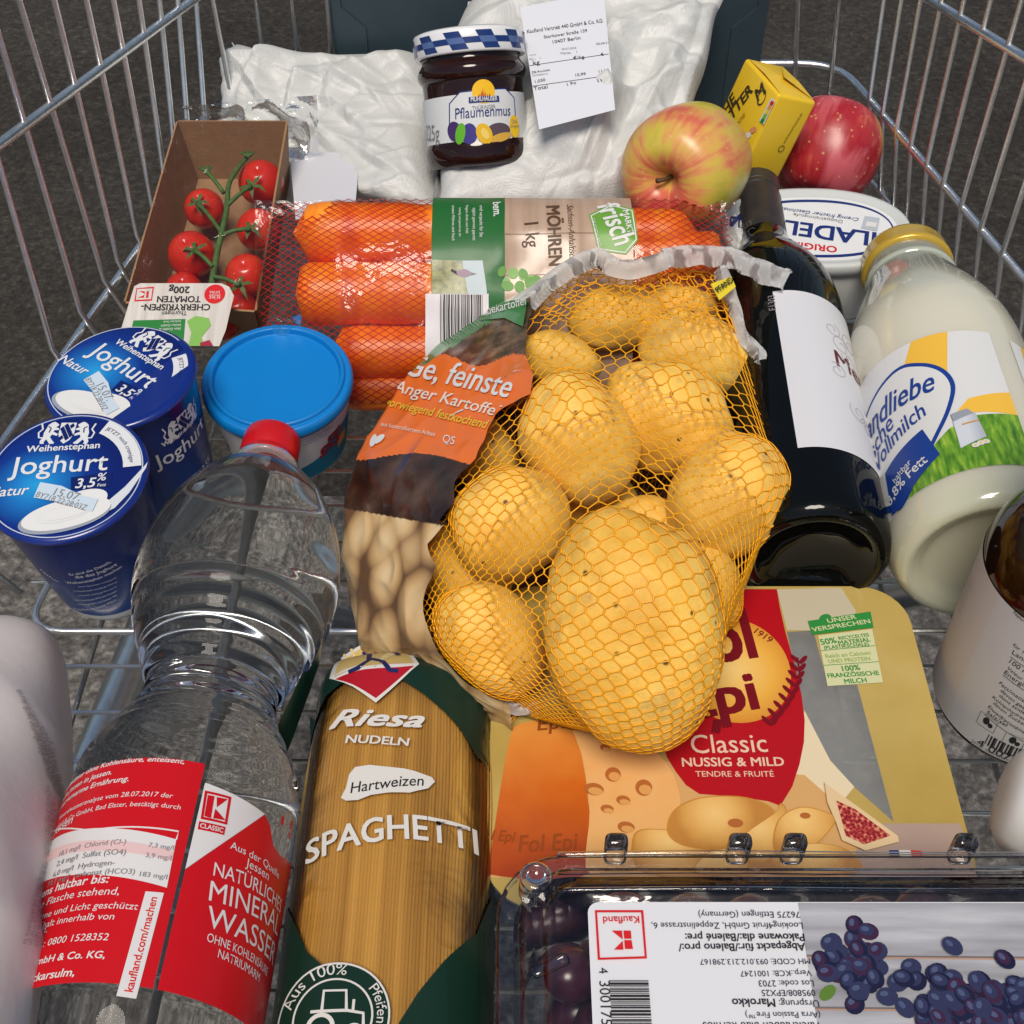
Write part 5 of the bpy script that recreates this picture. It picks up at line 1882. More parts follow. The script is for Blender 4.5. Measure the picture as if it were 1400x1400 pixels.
PT = [  # px, py, z, rx, ry, angle (image, anticlockwise), label
    (868, 855, .078, 122, 166, 14, 'largest potato, at the closed end of the net, resting over the cheese pack'),
    (670, 872, .052, 66, 88, 40, 'small potato at the edge of the printed film over the spaghetti pack'),
    (697, 716, .066, 80, 86, -20, 'round potato between the printed film and the largest potato'),
    (789, 598, .082, 78, 94, 28, 'oval potato in the middle of the net with a brown lower end'),
    (915, 572, .074, 94, 74, -28, 'oval potato in the net beside the middle one, towards the wine bottle'),
    (994, 680, .064, 80, 92, -18, 'round potato at the net side that faces the wine bottle base'),
    (766, 492, .064, 58, 36, -10, 'potato half hidden under the gathered top of the net'),
    (950, 482, .060, 82, 56, -20, 'potato under the gathered net next to the wine bottle shoulder'),
    (598, 762, .040, 34, 50, 5, 'small potato peeping out from under the printed film'),
    (884, 716, .046, 60, 38, 5, 'shaded potato deep between the largest and the middle ones'),
    (958, 806, .036, 56, 66, 10, 'shaded potato low behind the largest one, over the cheese pack'),
    (662, 622, .050, 46, 52, 10, 'potato mostly covered by the orange part of the printed film'),
    (842, 436, .066, 66, 44, 8, 'potato right under the gathered mouth of the net'),
    (925, 424, .062, 60, 40, -12, 'potato under the mouth of the net beside the yellow tag'),
    (800, 690, .030, 70, 60, 0, 'shaded potato at the bottom of the bag under the middle ones'),
    (640, 800, .030, 60, 60, 0, 'shaded potato at the bottom of the bag beside the small front one'),
]
allv, allf = [], []
for i, (px, py, z, rx, ry, an, lb_) in enumerate(PT):
    c = atz(px, py, z)
    k = depth(c) / FPX
    a, b = rx * k, ry * k
    th = min(a, b) * .92
    ca, sa = math.cos(R(an)), math.sin(R(an))
    X = CR * ca + CU * sa
    Y = -CR * sa + CU * ca
    vv, ff = lathe([(math.sin(math.pi * j / 28), -math.cos(math.pi * j / 28)) for j in range(29)], V((0, 0, 0)), V((0, 1, 0)), 44)
    out = []
    for q in vv:
        n_ = 1 + .15 * noise.noise(q * .9 + V((i * 7.3, 0, 2))) + .05 * noise.noise(q * 2.2 + V((i * 3.1, 5, 0))) + .012 * noise.noise(q * 6 + V((i, 1, 0)))
        e = 2 / 2.25
        out.append(c + (X * (a * q.x) + Y * (b * q.y) - CF * (th * q.z)) * n_)
    lo = min(o.z for o in out)
    if lo < .002:
        out = [V((o.x, o.y, .002 + (o.z - .002) * .25)) if o.z < .002 else o for o in out]
    bb = len(allv)
    allv += out
    allf += [tuple(t + bb for t in f_) for f_ in ff]
    tag(part('potato', out, ff, POT, None, loc=(c.x, c.y, c.z - th)), lb_, 'potato', 'potatoes in the yellow net')
PBV = BVHTree.FromPolygons([tuple(q) for q in allv], allf)
extra = [atz(736, 390, .085), atz(800, 352, .088), atz(905, 352, .090), atz(980, 362, .080), atz(1008, 430, .060), atz(1040, 520, .040), atz(1052, 600, .040),
         atz(610, 466, .052), atz(548, 530, .052), atz(492, 625, .046), atz(476, 680, .036), atz(476, 760, .030), atz(500, 872, .022), atz(560, 905, .022), atz(640, 944, .026), atz(705, 962, .026),
         atz(1010, 870, .020), atz(985, 930, .024)]
low = [V((p.x, p.y, .004)) for p in extra]
bm = bmesh.new()
for q in allv[::3] + extra + low:
    bm.verts.new(q)
bmesh.ops.convex_hull(bm, input=bm.verts[:])
loose = [q for q in bm.verts if not q.link_faces]
bmesh.ops.delete(bm, geom=loose, context='VERTS')
bmesh.ops.triangulate(bm, faces=bm.faces[:])
HBV = BVHTree.FromBMesh(bm)
bm.free()
BC = V((.035, .385, .030))
def hull_r(d, sag=.007, off=.0008):
    """distance from the bag's middle to the taut net in direction d"""
    far = BC + d * .5
    h = HBV.ray_cast(far, -d)
    rh = (h[0] - BC).length if h[0] is not None else .05
    p = PBV.ray_cast(far, -d)
    rp_ = (p[0] - BC).length if p[0] is not None else 0
    return max(rh - sag, min(rp_, rh)) + off
EA = V((.115, .135, .085))
def wrap(s_, t_):
    """net coordinates in metres -> point on the bag"""
    x, y = s_ / EA.x, t_ / EA.y
    rho = math.hypot(x, y)
    al = math.atan2(y, x)
    d = V((math.sin(rho) * math.cos(al) * EA.x, math.sin(rho) * math.sin(al) * EA.y, math.cos(rho) * EA.z)).normalized()
    return BC + d * hull_r(d)
NETM = mat('yellow_net', (.95, .43, .008), .35, sss=.0, var=.12, vscale=80)
bagt = thing('potato_bag', 'yellow net bag of potatoes with a printed plastic side, orange band and potato picture', 'bag', (BC.x, BC.y, 0))
cw, ch = .0084, .0104                            # one cell
pos = {}
def node(i, j, top):
    k = (i, j, top)
    if k not in pos:
        # hexagonal knots: row j, shifted every other row
        y = j * ch / 2 + (.0011 if top else -.0011)
        x = (i + (.5 if j % 2 else 0)) * cw
        rr = math.hypot(x / EA.x, y / EA.y)
        if rr > 1.95:
            pos[k] = None
        else:
            x += .0022 * noise.noise(V((x * 55, y * 40, 1))) + .0060 * noise.noise(V((x * 16, y * 16, 8)))
            y += .0022 * noise.noise(V((x * 55, y * 40, 5))) + .0060 * noise.noise(V((x * 16, y * 16, 3)))
            ca, sa = math.cos(R(-12)), math.sin(R(-12))
            pos[k] = (x * ca - y * sa, x * sa + y * ca)
    return pos[k]
nv, nf = [], []
def strand(a, b, r, n=3):
    if a is None or b is None:
        return
    pts = [wrap(a[0] + (b[0] - a[0]) * t / n, a[1] + (b[1] - a[1]) * t / n) for t in range(n + 1)]
    if pts[0].z < -.0 or (pts[0] - pts[-1]).length > .03:
        return
    v_, f_ = tube(pts, r, 4, False, False)
    k = len(nv)
    nv.extend(v_)
    nf.extend(tuple(q + k for q in ff_) for ff_ in f_)
for j in range(-62, 63):
    for i in range(-36, 37):
        b_, t_ = node(i, j, False), node(i, j, True)
        if b_ is None or t_ is None:
            continue
        strand(b_, t_, .00042, 1)
        for di in ((0, 1) if j % 2 else (-1, 0)):
            strand(t_, node(i + di, j + 1, False), .00025 + .00009 * random.random(), 2)
# the gathered mouth: a second, tighter layer of net
pos.clear()
cw, ch = .0052, .0070
def strand2(a, b):
    if a is None or b is None:
        return
    pts = [wrap(*a), wrap(*b)]
    lim = 446 + 22 * noise.noise(V((a[0] * 60, a[1] * 60, 0)))
    x, y = proj(pts[0])
    if y > lim or x < 728 or x > 1012 or (pts[0] - pts[1]).length > .02:
        return
    out = (pts[0] - BC).normalized() * (.0016 + .0014 * math.sin(x * .09))
    v_, f_ = tube([p + out for p in pts], .00036, 4, False, False)
    k = len(nv)
    nv.extend(v_)
    nf.extend(tuple(q + k for q in ff_) for ff_ in f_)
for j in range(-10, 80):
    for i in range(-50, 51):
        b_, t_ = node(i, j, False), node(i, j, True)
        if b_ is None or t_ is None:
            continue
        strand2(b_, t_)
        for di in ((0, 1) if j % 2 else (-1, 0)):
            strand2(t_, node(i + di, j + 1, False))
part('net', nv, nf, NETM, bagt)
# printed film on one side: inner edge picked in the photo, carried round the underside
edge = [(742, 398), (735, 412), (722, 452), (720, 490), (731, 520), (727, 545), (700, 558), (680, 572), (665, 605), (655, 632), (632, 652), (624, 690), (618, 712), (600, 722), (590, 745),
        (600, 775), (590, 800), (584, 835), (594, 866), (612, 900), (648, 935), (700, 962)]
def ang(p):
    d = p - BC
    x, y = d.x / EA.x, d.y / EA.y
    al = math.atan2(y, x)
    return al if al > 0 else al + 2 * math.pi
def hit(px, py):
    d = ray(px, py).normalized()
    h = HBV.ray_cast(CAMP, d)
    if h[0] is None:
        h = HBV.find_nearest(CAMP + d * .6)
    return h[0]
def rho_of(p):
    d = p - BC
    return math.atan2(math.hypot(d.x / EA.x, d.y / EA.y), d.z / EA.z)
ed = sorted((ang(hit(*e)), rho_of(hit(*e))) for e in edge)
ed = [ed[0]] + [b_ for a_, b_ in zip(ed, ed[1:]) if b_[0] - a_[0] > .004]
def inner(al):
    if al <= ed[0][0]:
        return ed[0][1]
    for (a0_, r0_), (a1_, r1_) in zip(ed, ed[1:]):
        if al <= a1_:
            return r0_ + (r1_ - r0_) * (al - a0_) / (a1_ - a0_)
    return ed[-1][1]
NA, NR_ = 380, 110
al0, al1 = ed[0][0], ed[-1][0]
def film_s(u, v):
    al = al0 + (al1 - al0) * u
    r0_ = inner(al)
    rho = r0_ + (2.0 - r0_) * v
    d = V((math.sin(rho) * math.cos(al) * EA.x, math.sin(rho) * math.sin(al) * EA.y, math.cos(rho) * EA.z)).normalized()
    p = BC + d * (hull_r(d, 0, .0022) + .0014 * noise.noise(V((al * 7, rho * 5, 2))) + .0010 * (1 - abs(noise.noise(V((al * 4, rho * 7, 6)))) * 3) * min(1, v * 4))
    p.z = max(p.z, .003)
    return p
fv, ff = grid(NA, NR_, film_s)
BROWN = ramp_mat('film_brown', [(.3, (.03, .014, .008)), (.48, (.085, .04, .02)), (.62, (.19, .10, .055)), (.75, (.30, .20, .13))], 'noise', 120, stretch=(1, 1, .4), rough=.25, coat=.5)
ORNG = mat('film_orange', (.80, .17, .025), .25, coat=.35, var=.06, vscale=40)
GRNB = mat('film_green', (.06, .22, .07), .25, coat=.5)
DKBR = ramp_mat('film_dark_brown', [(.35, (.022, .010, .006)), (.55, (.06, .028, .016)), (.75, (.11, .055, .03))], 'noise', 55, rough=.22, coat=.6)
TANP = ramp_mat('film_potato_picture', [(.10, (.80, .60, .34)), (.36, (.68, .47, .23)), (.54, (.44, .27, .12)), (.68, (.15, .08, .04))], 'voronoi', 52, stretch=(1.1, .8, .7), rough=.28, coat=.5, bump=.3, bscale=40)
fmi = []
for q in ff:
    c = sum((fv[i] for i in q), V()) / 4
    x, y = proj(c)
    if y < 400 - (x - 720) * .3 + 0 and x > 655: mi = 0
    elif y < 442 - (x - 655) * .65 + 8: mi = 0 if x > 690 else 2
    elif y < 492 + 8 * math.sin(x * .06): mi = 1
    elif y < 622 + (x - 480) * .06 + 8 * math.sin(x * .03): mi = 3
    elif y < 700 + (x - 500) * .18: mi = 4
    else: mi = 5
    fmi.append(mi)
fl_ = part('printed_film', fv, ff, [mat('film_white', (.66, .64, .62), .3, coat=.4), BROWN, GRNB, ORNG, DKBR, TANP], bagt, True, fmi)
def under_s(u, v):
    al, rho = 2 * math.pi * u, 1.62 + 1.5 * v
    d = V((math.sin(rho) * math.cos(al) * EA.x, math.sin(rho) * math.sin(al) * EA.y, math.cos(rho) * EA.z)).normalized()
    p = BC + d * (hull_r(d, .006, .0004))
    p.z = max(p.z, .0022)
    return p
v, f = grid(90, 24, under_s)
part('film_underside', v, f, BROWN, bagt)
FBV = BVHTree.FromPolygons([tuple(q) for q in fv], ff)
P = Print(Cast(FBV, 9), .0007)
P.poly([(622, 442), (655, 428), (700, 412), (722, 412), (716, 448), (690, 436), (650, 440)], GRNB, 0)
P.text('Heidekartoffel', (650, 436), (722, 418), WHITE, 2, 1.3, .01, .2)
P.build('green_print', bagt)
P = Print(Cast(FBV, 9), .0007)
P.text('Ge, feinste', (556, 514), (698, 546), WHITE, 2, 1.35, .012, .35)
P.text('Anger Kartoffel', (538, 536), (684, 572), ink('film_cream', (.78, .66, .55)), 2, 1.0, .01, .3)
P.text('vorwiegend festkochend', (528, 556), (668, 588), ink('film_yellow', (.80, .48, .04)), 2, 1.2, .012, .35)
P.text('aus kontrolliertem Anbau', (522, 584), (596, 598), ink('film_cream', (.78, .66, .55)), 2, 1.2)
P.text('QS', (606, 606), (622, 610), WHITE, 2, 1.2)
for c, a in (((512, 604), 20), ((520, 602), 50)):
    P.ell(c, 4, 9, WHITE, 2, a, 14)
P.build('film_print', bagt)
# frayed film rim round the mouth and down the far side
RIMW = film('film_rim', .3, .2, (1, 1, 1), .05, .3, 60, .92)
def ribbon(name, pts, wpx, seed, lift=.004):
    n = len(pts)
    pp_ = smooth_prof([(float(a), float(b), float(c)) for a, b, c in pts], 7)
    m_ = len(pp_)
    def fn(u, v):
        a = pp_[min(m_ - 1, int(u * (m_ - 1) + .5))]
        b0_ = pp_[max(0, min(m_ - 2, int(u * (m_ - 1))))]
        b1_ = pp_[max(1, min(m_ - 1, int(u * (m_ - 1)) + 1))]
        p = atz(*a)
        dd = (atz(*b1_) - atz(*b0_))
        dd = dd.normalized() if dd.length > 1e-6 else V((1, 0, 0))
        sd_ = dd.cross(-CF).normalized()
        ww = wpx * depth(p) / FPX
        q = p + sd_ * ww * (v - .5) + V((0, 0, 1)) * (lift * math.sin(v * math.pi))
        return q + V((.5, -.4, 1)) * .0035 * noise.noise(V((u * 9 + seed, v * 3, seed)))
    v_, f_ = grid(m_ * 2, 8, fn)
    part(name, v_, f_, RIMW, bagt)
ribbon('film_rim', [(722, 416, .094), (745, 392, .098), (785, 364, .101), (815, 354, .102), (850, 368, .102), (880, 366, .102), (915, 352, .100)], 26, 1)
ribbon('film_rim', [(905, 354, .100), (950, 350, .096), (990, 352, .090), (1030, 366, .086), (1076, 386, .082)], 28, 5)
ribbon('film_rim', [(985, 370, .090), (1004, 420, .080), (1014, 460, .074), (1036, 486, .070), (1044, 520, .066), (1051, 570, .062), (1046, 622, .060)], 18, 9)
ribbon('film_rim', [(640, 936, .032), (668, 950, .030), (700, 968, .030), (735, 968, .030)], 18, 13, .002)
tg = [atz(972, 388, .095), atz(1000, 378, .093), atz(1006, 392, .091), atz(984, 410, .091)]
gq = G()
slab(gq, tg, .0006)
pt2 = gq.build('price_tag', ink('tag_yellow', (.78, .62, .04), .35), bagt, False)
tpn = Plane(tg[3], tg[2] - tg[3], tg[0] - tg[3])
P = Print(tpn if tpn.Z.dot(CAMP - tg[3]) > 0 else Plane(tg[3], tg[2] - tg[3], tg[3] - tg[0]), .0012)
P.text('PFAND', (981, 402), (1002, 386), BLACK, 1, 1.0, .02)
P.build('tag_print', pt2)

# ================================================================ spaghetti
sg = thing('spaghetti_pack', 'pack of spaghetti in clear film with dark green corners and white lettering', 'pasta pack', (-.047, .21, 0))
SX, SY0, SY1, SW_, SH = -.0485, .060, .354, .0415, .042
def shf(u, v):
    x, y = u, v
    e = max(0, min(1, (SY1 - y) / .022)) ** .4
    wv = SW_ * (.90 + .10 * e) * (1 - .06 * max(0, (y - .25) / .1))
    k = 1 - min(1, abs((x) / wv)) ** 3.2
    return SH * (.25 + .75 * e) * max(0, k) ** (1 / 3.2) + .0010 * noise.noise(V((x * 50, y * 30, 3))) + .0012 * (1 - abs(noise.noise(V((x * 20, y * 12, 9)))) * 3) + .002
ss = HF(V((SX, 0, 0)), (1, 0, 0), (0, 1, 0), shf, .005)
PASTA = ramp_mat('spaghetti_pasta', [(.3, (.36, .19, .035)), (.5, (.54, .31, .065)), (.7, (.68, .43, .11))], 'noise', 130, stretch=(1, .02, .3), detail=3, rough=.4)
gq = G()
rg = random.Random(11)
NS = 60
for k in range(NS):
    x = -SW_ * .93 + 2 * SW_ * .93 * k / (NS - 1)
    lift = rg.uniform(-.0004, .0)
    yy = [SY0 + .01 + (SY1 - .03 - SY0 - rg.uniform(0, .006)) * i / 14 for i in range(15)]
    gq.add(*tube([V((SX + x * (1 - .02 * math.sin(i)), y, max(.004, shf(x, y) - .0032 + lift))) for i, y in enumerate(yy)], .00088, 6), m=0)
o = gq.build('spaghetti', [PASTA], sg)
o['kind'] = 'stuff'
v, f = grid(30, 60, lambda a, b: V((SX + SW_ * .9 * (2 * a - 1), SY0 + .01 + (SY1 - .03 - SY0) * b, max(.003, shf(SW_ * .9 * (2 * a - 1), SY0 + .01 + (SY1 - .03 - SY0) * b) - .0052))))
o = part('spaghetti_core', v, f, mat('spaghetti_core', (.48, .28, .06), .6), sg)
v, f = grid(44, 90, lambda a, b: ss.P(SW_ * 1.0 * (2 * a - 1), SY0 + (SY1 - SY0) * b))
part('film', v, f, film('pasta_film', .5, .14, (.95, .93, .9), .015, .5, 26), sg)
v, f = grid(16, 20, lambda a, b: V((SX + SW_ * (2 * a - 1), SY0 + (SY1 - SY0) * b, .0025)))
part('film_back', v, f, mat('pack_back', (.01, .035, .022), .4), sg)
P = Print(ss, .0006)
DG = ink('pack_green', (.006, .028, .018), .28, .4)
I = ss.inv
LU, RU = -SW_ * .985, SW_ * .985
yT = SY1 - .002
P.poly([(LU * .9, yT), (RU * .9, yT), (RU, I(655, 1041)[1]), I(651, 1036), I(630, 1000), I(607, 974), I(580, 950), I(553, 932), I(520, 915), I(500, 915), I(472, 932), I(447, 953), I(424, 980), I(424, 1005), (LU, I(408, 1050)[1])], DG, 0, False)
yB = SY0 + .001
P.poly([(LU, I(390, 1268)[1]), I(420, 1302), I(455, 1335), I(505, 1388), I(515, 1400), (LU * .2, yB), (LU, yB)], DG, 0, False)
P.poly([(RU, I(684, 1250)[1]), I(650, 1278), I(607, 1314), I(570, 1360), I(545, 1400), (RU * .1, yB), (RU, yB)], DG, 0, False)
PW = ink('pack_white', (.66, .65, .62), .3, .2)
P.poly([(452, 929), (468, 900), (492, 884), (545, 884), (573, 910), (514, 962)], PW, 1)
P.poly([(459, 927), (473, 902), (494, 888), (542, 888), (566, 909)], ink('logo_cream', (.62, .45, .16)), 2)
P.poly([(460, 930), (566, 912), (514, 956)], ink('logo_red', (.40, .008, .02)), 2)
for k in range(7):
    t = R(150 - k * 20)
    P.poly([(512, 914), (512 + 46 * math.cos(t), 908 - 26 * math.sin(t)), (512 + 46 * math.cos(t + .1), 908 - 26 * math.sin(t + .1))], ink('logo_ray', (.72, .58, .28)), 3)
BLU = ink('logo_blue', (.015, .02, .10))
for q in ([(496, 896), (510, 892), (526, 893), (545, 899)], [(508, 894), (505, 906), (490, 916), (478, 921)], [(508, 904), (524, 908), (533, 918), (545, 919)]):
    P.line(q, .0022, BLU, 4)
P.ell((509, 888), .0014, .0016, BLU, 4, 0, 12)
P.text('Riesa', (452, 998), (578, 996), PW, 1, .62, .02, .4)
P.text('NUDELN', (473, 1017), (558, 1021), PW, 1, .8, .02)
P.poly([(467, 1092), (474, 1078), (478, 1060), (486, 1050), (505, 1047), (535, 1050), (565, 1055), (590, 1064), (594, 1070), (585, 1079), (560, 1085), (530, 1085), (508, 1088), (490, 1095), (474, 1096)], PW, 1)
P.text('Hartweizen', (480, 1086), (579, 1076), BLACK, 2, 1.1, .005, .15)
P.text('SPAGHETTI', (420, 1184), (652, 1170), PW, 1, 1.12, .018, 0, True, .06)
cE = I(455, 1392)
P.ell(cE, .0205, .0205, PW, 1, 0, 48, False, .965)
P.ell(cE, .0145, .0145, PW, 1, 0, 48, False, .95)
P.ell(cE, .0200, .0200, DG, 0, 0, 48, False)
P.arc_text('Aus 100%', cE, .0158, 165, 78, PW, 2, .012)
P.arc_text('Pfeifen', cE, .0158, 40, -8, PW, 2, .012)
q = lambda x, y: (cE[0] + x * .0115, cE[1] + y * .0115)
P.line([q(-.35, .15), q(-.35, .85), q(.35, .85), q(.42, .15)], .0011, PW, 2, False)
P.line([q(-.7, .2), q(-.35, .2), q(.42, .2), q(.95, .1), q(.98, -.3)], .0011, PW, 2, False)
P.ell(q(-.35, -.3), .0052, .0052, PW, 2, 0, 24, False, .7)
P.ell(q(.7, -.5), .0034, .0034, PW, 2, 0, 24, False, .65)
P.line([q(.62, .2), q(.62, .55)], .0010, PW, 2, False)
P.build('film_print', sg)
def fin(u, v):
    p = atz(378 + 60 * u, 1010 - 105 * u - 20 * v + 60 * (1 - u) * (1 - v), .030 + .012 * v)
    return p + V((.002, .004, .005)) * noise.noise(p * 80)
v, f = grid(20, 10, fin)
part('film_fin', v, f, mat('pack_green_fin', (.006, .028, .018), .3, coat=.4), sg)

# ================================================================ sliced cheese pack
CHZ = .022
cp = thing('cheese_pack', 'flat pack of sliced cheese with red emblem, cheese wheel picture and clear window', 'cheese pack', (.09, .31, 0))
cx0, cx1, cy0, cy1 = -.011, .1885, .2310, .3965
def rrect(x0, x1, y0, y1, r, n=8):
    out = []
    for cx_, cy_, a in ((x1 - r, y1 - r, 0), (x0 + r, y1 - r, 90), (x0 + r, y0 + r, 180), (x1 - r, y0 + r, 270)):
        out += [(cx_ + r * math.cos(R(a + 90 * k / n)), cy_ + r * math.sin(R(a + 90 * k / n))) for k in range(n + 1)]
    return out
def stack(rings, cap0=True, cap1=True):
    """rings: lists of (x, y, z) with equal counts"""
    n = len(rings[0])
    vv = [V(p) for r in rings for p in r]
    ff = [(i * n + k, i * n + (k + 1) % n, (i + 1) * n + (k + 1) % n, (i + 1) * n + k) for i in range(len(rings) - 1) for k in range(n)]
    if cap0: ff.append(tuple(range(n)))
    if cap1: ff.append(tuple(range((len(rings) - 1) * n, len(rings) * n)))
    return vv, ff
ring = lambda ins, z, r=.022: [(x, y, z) for x, y in rrect(cx0 + ins, cx1 - ins, cy0 + ins, cy1 - ins, max(.004, r - ins * .5))]
v, f = stack([ring(.011, .003), ring(.009, .004), ring(.006, CHZ - .002), ring(.0, CHZ - .0015), ring(0, CHZ - .0004)], True, False)
part('tray', v, f, film('cheese_tray', .3, .15, (.93, .90, .74), .03, 0, 40, .25), cp, False)
cpl = Plane(V((0, 0, CHZ)), (1, 0, 0), (0, 1, 0))
P = Print(cpl, 0)
YL = ramp_mat('cheese_border', [(.3, (.40, .28, .06)), (.6, (.50, .37, .11)), (.8, (.54, .44, .20))], 'noise', 14, 'UV', rough=.3, coat=.3)
CRM = ink('cheese_cream', (.52, .47, .34), .3, .2)
outer = rrect(cx0, cx1, cy0, cy1, .022)
win = [cpl.inv(*p) for p in ((1076, 864), (1112, 862), (1132, 936), (1172, 936), (1222, 1124), (1168, 1076), (1135, 1040), (1098, 968))]
P.poly(outer, YL, 0, False, [win])
P.poly(win, film('cheese_window', .3, .12, (.90, .92, .92), .03, 0, 40, .30), 0, False)
P.poly([(1062, 806), (1150, 804), (1170, 835), (1168, 862), (1076, 862)], CRM, 1)
P.poly([(1100, 972), (1135, 1040), (1168, 1076), (1140, 1110), (1060, 1120), (1075, 1060)], ink('cheese_cream2', (.72, .62, .42), .3, .2), 1)
P.poly([(1222, 1126), (1313, 1126), (1328, 1176), (1336, 1200), (1150, 1200), (1168, 1126)], ink('cheese_pink', (.40, .29, .24), .3, .2), 1)
P.poly([(672, 1178), (668, 1200), (1160, 1200), (1180, 1130), (1100, 1060), (900, 1040), (700, 1000)], ink('cheese_base', (.62, .36, .14), .3, .2), 1)
P.poly([(930, 806), (1062, 806), (1066, 830), (1073, 862), (1086, 908), (1096, 952), (1100, 985), (1099, 1015), (1093, 1045), (1083, 1076), (1067, 1102), (1050, 1096), (1010, 1090), (956, 1086), (938, 1074), (924, 1056), (912, 1036), (906, 1018), (895, 940)], ink('cheese_red', (.42, .006, .012), .3, .3), 2)
OV = ramp_mat('cheese_oval', [(0, (.85, .62, .22)), (.6, (.78, .42, .06)), (1, (.6, .22, .02))], 'radial', center=cpl.inv(1000, 915), rng=(0, .032), vec='UV', rough=.3)
P.ell((1002, 915), .0262, .0295, OV, 3, 0, 48)
DR = ink('cheese_maroon', (.17, .005, .012), .3)
P.text('Fol', (938, 912), (1040, 898), DR, 4, 1.35, .03, .1)
P.text('Epi', (945, 984), (1042, 968), DR, 4, 1.0, .03, .1)
P.poly([(975, 985), (988, 984), (984, 1004), (972, 1002)], DR, 4)
P.text('1919', (1030, 866), (1052, 880), DR, 4, 1.0, .01)
for k in range(9):
    a = lerp((1092, 902), (1052, 986), k / 8)
    a = (a[0] + 9 * math.sin(k / 8 * 3.1), a[1])
    P.ell((a[0] - 5, a[1]), .0030, .0011, DR, 4, 125, 14)
    P.ell((a[0] + 6, a[1] + 1), .0030, .0011, DR, 4, 50, 14)
P.line([(1090, 900), (1094, 930), (1080, 960), (1050, 988)], .0008, DR, 4)
P.text('Classic', (946, 1031), (1050, 1029), ink('cheese_text', (.74, .52, .40)), 4, 1.1, .004)
P.text('NUSSIG & MILD', (933, 1049), (1072, 1048), ink('cheese_text', (.74, .52, .40)), 4, .95, .018)
P.text('TENDRE & FRUITÉ', (951, 1063), (1058, 1063), ink('cheese_text', (.74, .52, .40)), 4, .95, .004)
RIND = ramp_mat('cheese_rind', [(0, (.36, .045, .006)), (.4, (.58, .13, .012)), (.8, (.70, .28, .05)), (1, (.72, .48, .20))], 'linear', 90, 'UV', direction=(-.15, 1), rng=(.255, .345), mixnoise=.02, rough=.3, coat=.2)
P.blob([(664, 1195), (672, 1160), (684, 1080), (697, 1010), (712, 990), (782, 984), (796, 1040), (804, 1097), (806, 1195)], RIND, 2)
P.blob([(782, 984), (830, 990), (880, 1015), (915, 1050), (930, 1095), (922, 1130), (890, 1160), (806, 1195), (806, 1110), (797, 1040)], ramp_mat('cheese_face', [(0, (.70, .36, .09)), (.5, (.76, .42, .15)), (1, (.76, .46, .20))], 'noise', 60, 'UV', rough=.3, coat=.2), 3)
for x, y, a, b in ((827, 1023, .0022, .0018), (838, 1060, .0034, .0036), (812, 1080, .0042, .0030), (852, 1095, .0030, .0022), (830, 1107, .0028, .0020), (880, 1078, .0036, .0040), (856, 1132, .0036, .0026)):
    P.ell((x, y), a, b, ink('cheese_hole', (.42, .13, .03), .3), 4, -10, 18)
    P.ell((x + 2, y + 3), a * .75, b * .6, ink('cheese_hole_lt', (.66, .33, .10), .3), 5, -10, 18)
SL = [ink('slice_a', (.72, .42, .12), .3, .2), ink('slice_b', (.76, .50, .18), .3, .2), ink('slice_c', (.52, .24, .04), .3, .2)]
for k, pl_ in enumerate(([(866, 1142), (905, 1135), (960, 1150), (1000, 1195), (880, 1195)], [(912, 1140), (920, 1110), (955, 1092), (1010, 1090), (1050, 1102), (1062, 1122), (1040, 1150), (980, 1162), (935, 1158)],
                         [(1010, 1150), (1060, 1112), (1066, 1100), (1075, 1110), (1066, 1150), (1040, 1195), (1000, 1195)], [(1062, 1125), (1095, 1105), (1140, 1116), (1142, 1126), (1110, 1160), (1060, 1168)],
                         [(1040, 1195), (1070, 1165), (1115, 1155), (1160, 1165), (1170, 1195)], [(950, 1195), (968, 1168), (1010, 1165), (1020, 1195)])):
    cxy = (sum(z_[0] for z_ in pl_) / len(pl_), sum(z_[1] for z_ in pl_) / len(pl_) - 2)
    P.blob(pl_, SL[2], 4 + k)
    P.blob([lerp(p_, cxy, .05) for p_ in pl_], ramp_mat('slice_print%d' % k, [(0, (.84, .58, .22)), (.45, (.76, .46, .14)), (.8, (.62, .32, .07)), (1, (.50, .22, .04))], 'radial', 180, 'UV', center=cpl.inv(cxy[0] - 8, cxy[1] - 10), rng=(0, .019), mixnoise=.004, rough=.4), 4.5 + k)
P.ell((1005, 1128), .0032, .0020, ink('cheese_hole', (.42, .13, .03)), 11, 0, 16)
P.ell((1100, 1118), .0022, .0014, ink('cheese_hole', (.42, .13, .03)), 11, 0, 16)
P.poly([(1126, 1072), (1132, 1078), (1170, 1105), (1226, 1146), (1228, 1154), (1182, 1166), (1150, 1152), (1142, 1128), (1130, 1100)], ink('fig_skin', (.70, .52, .30), .3), 12)
P.poly([(1142, 1098), (1168, 1110), (1216, 1146), (1180, 1158), (1155, 1146)], ramp_mat('fig_flesh', [(.3, (.22, .01, .02)), (.6, (.45, .05, .04)), (.8, (.65, .30, .18))], 'voronoi', 700, 'UV', rough=.3), 13)
P.poly([(1215, 1164), (1228, 1164), (1230, 1174), (1216, 1174)], NAVY, 6); P.poly([(1228, 1164), (1244, 1164), (1246, 1174), (1230, 1174)], WHITE, 6); P.poly([(1244, 1164), (1259, 1165), (1262, 1174), (1246, 1174)], RED, 6)
P.text('Fol Epi', (652, 1148), (704, 1152), ink('rind_text', (.28, .06, .01)), 4, 1.2, .01, .2)
P.text('Fol Epi', (709, 1166), (791, 1162), ink('rind_text', (.28, .06, .01)), 4, 1.2, .01, .2)
P.text('Epi', (735, 1000), (775, 996), ink('rind_text', (.28, .06, .01)), 4, .9, .01, .2)
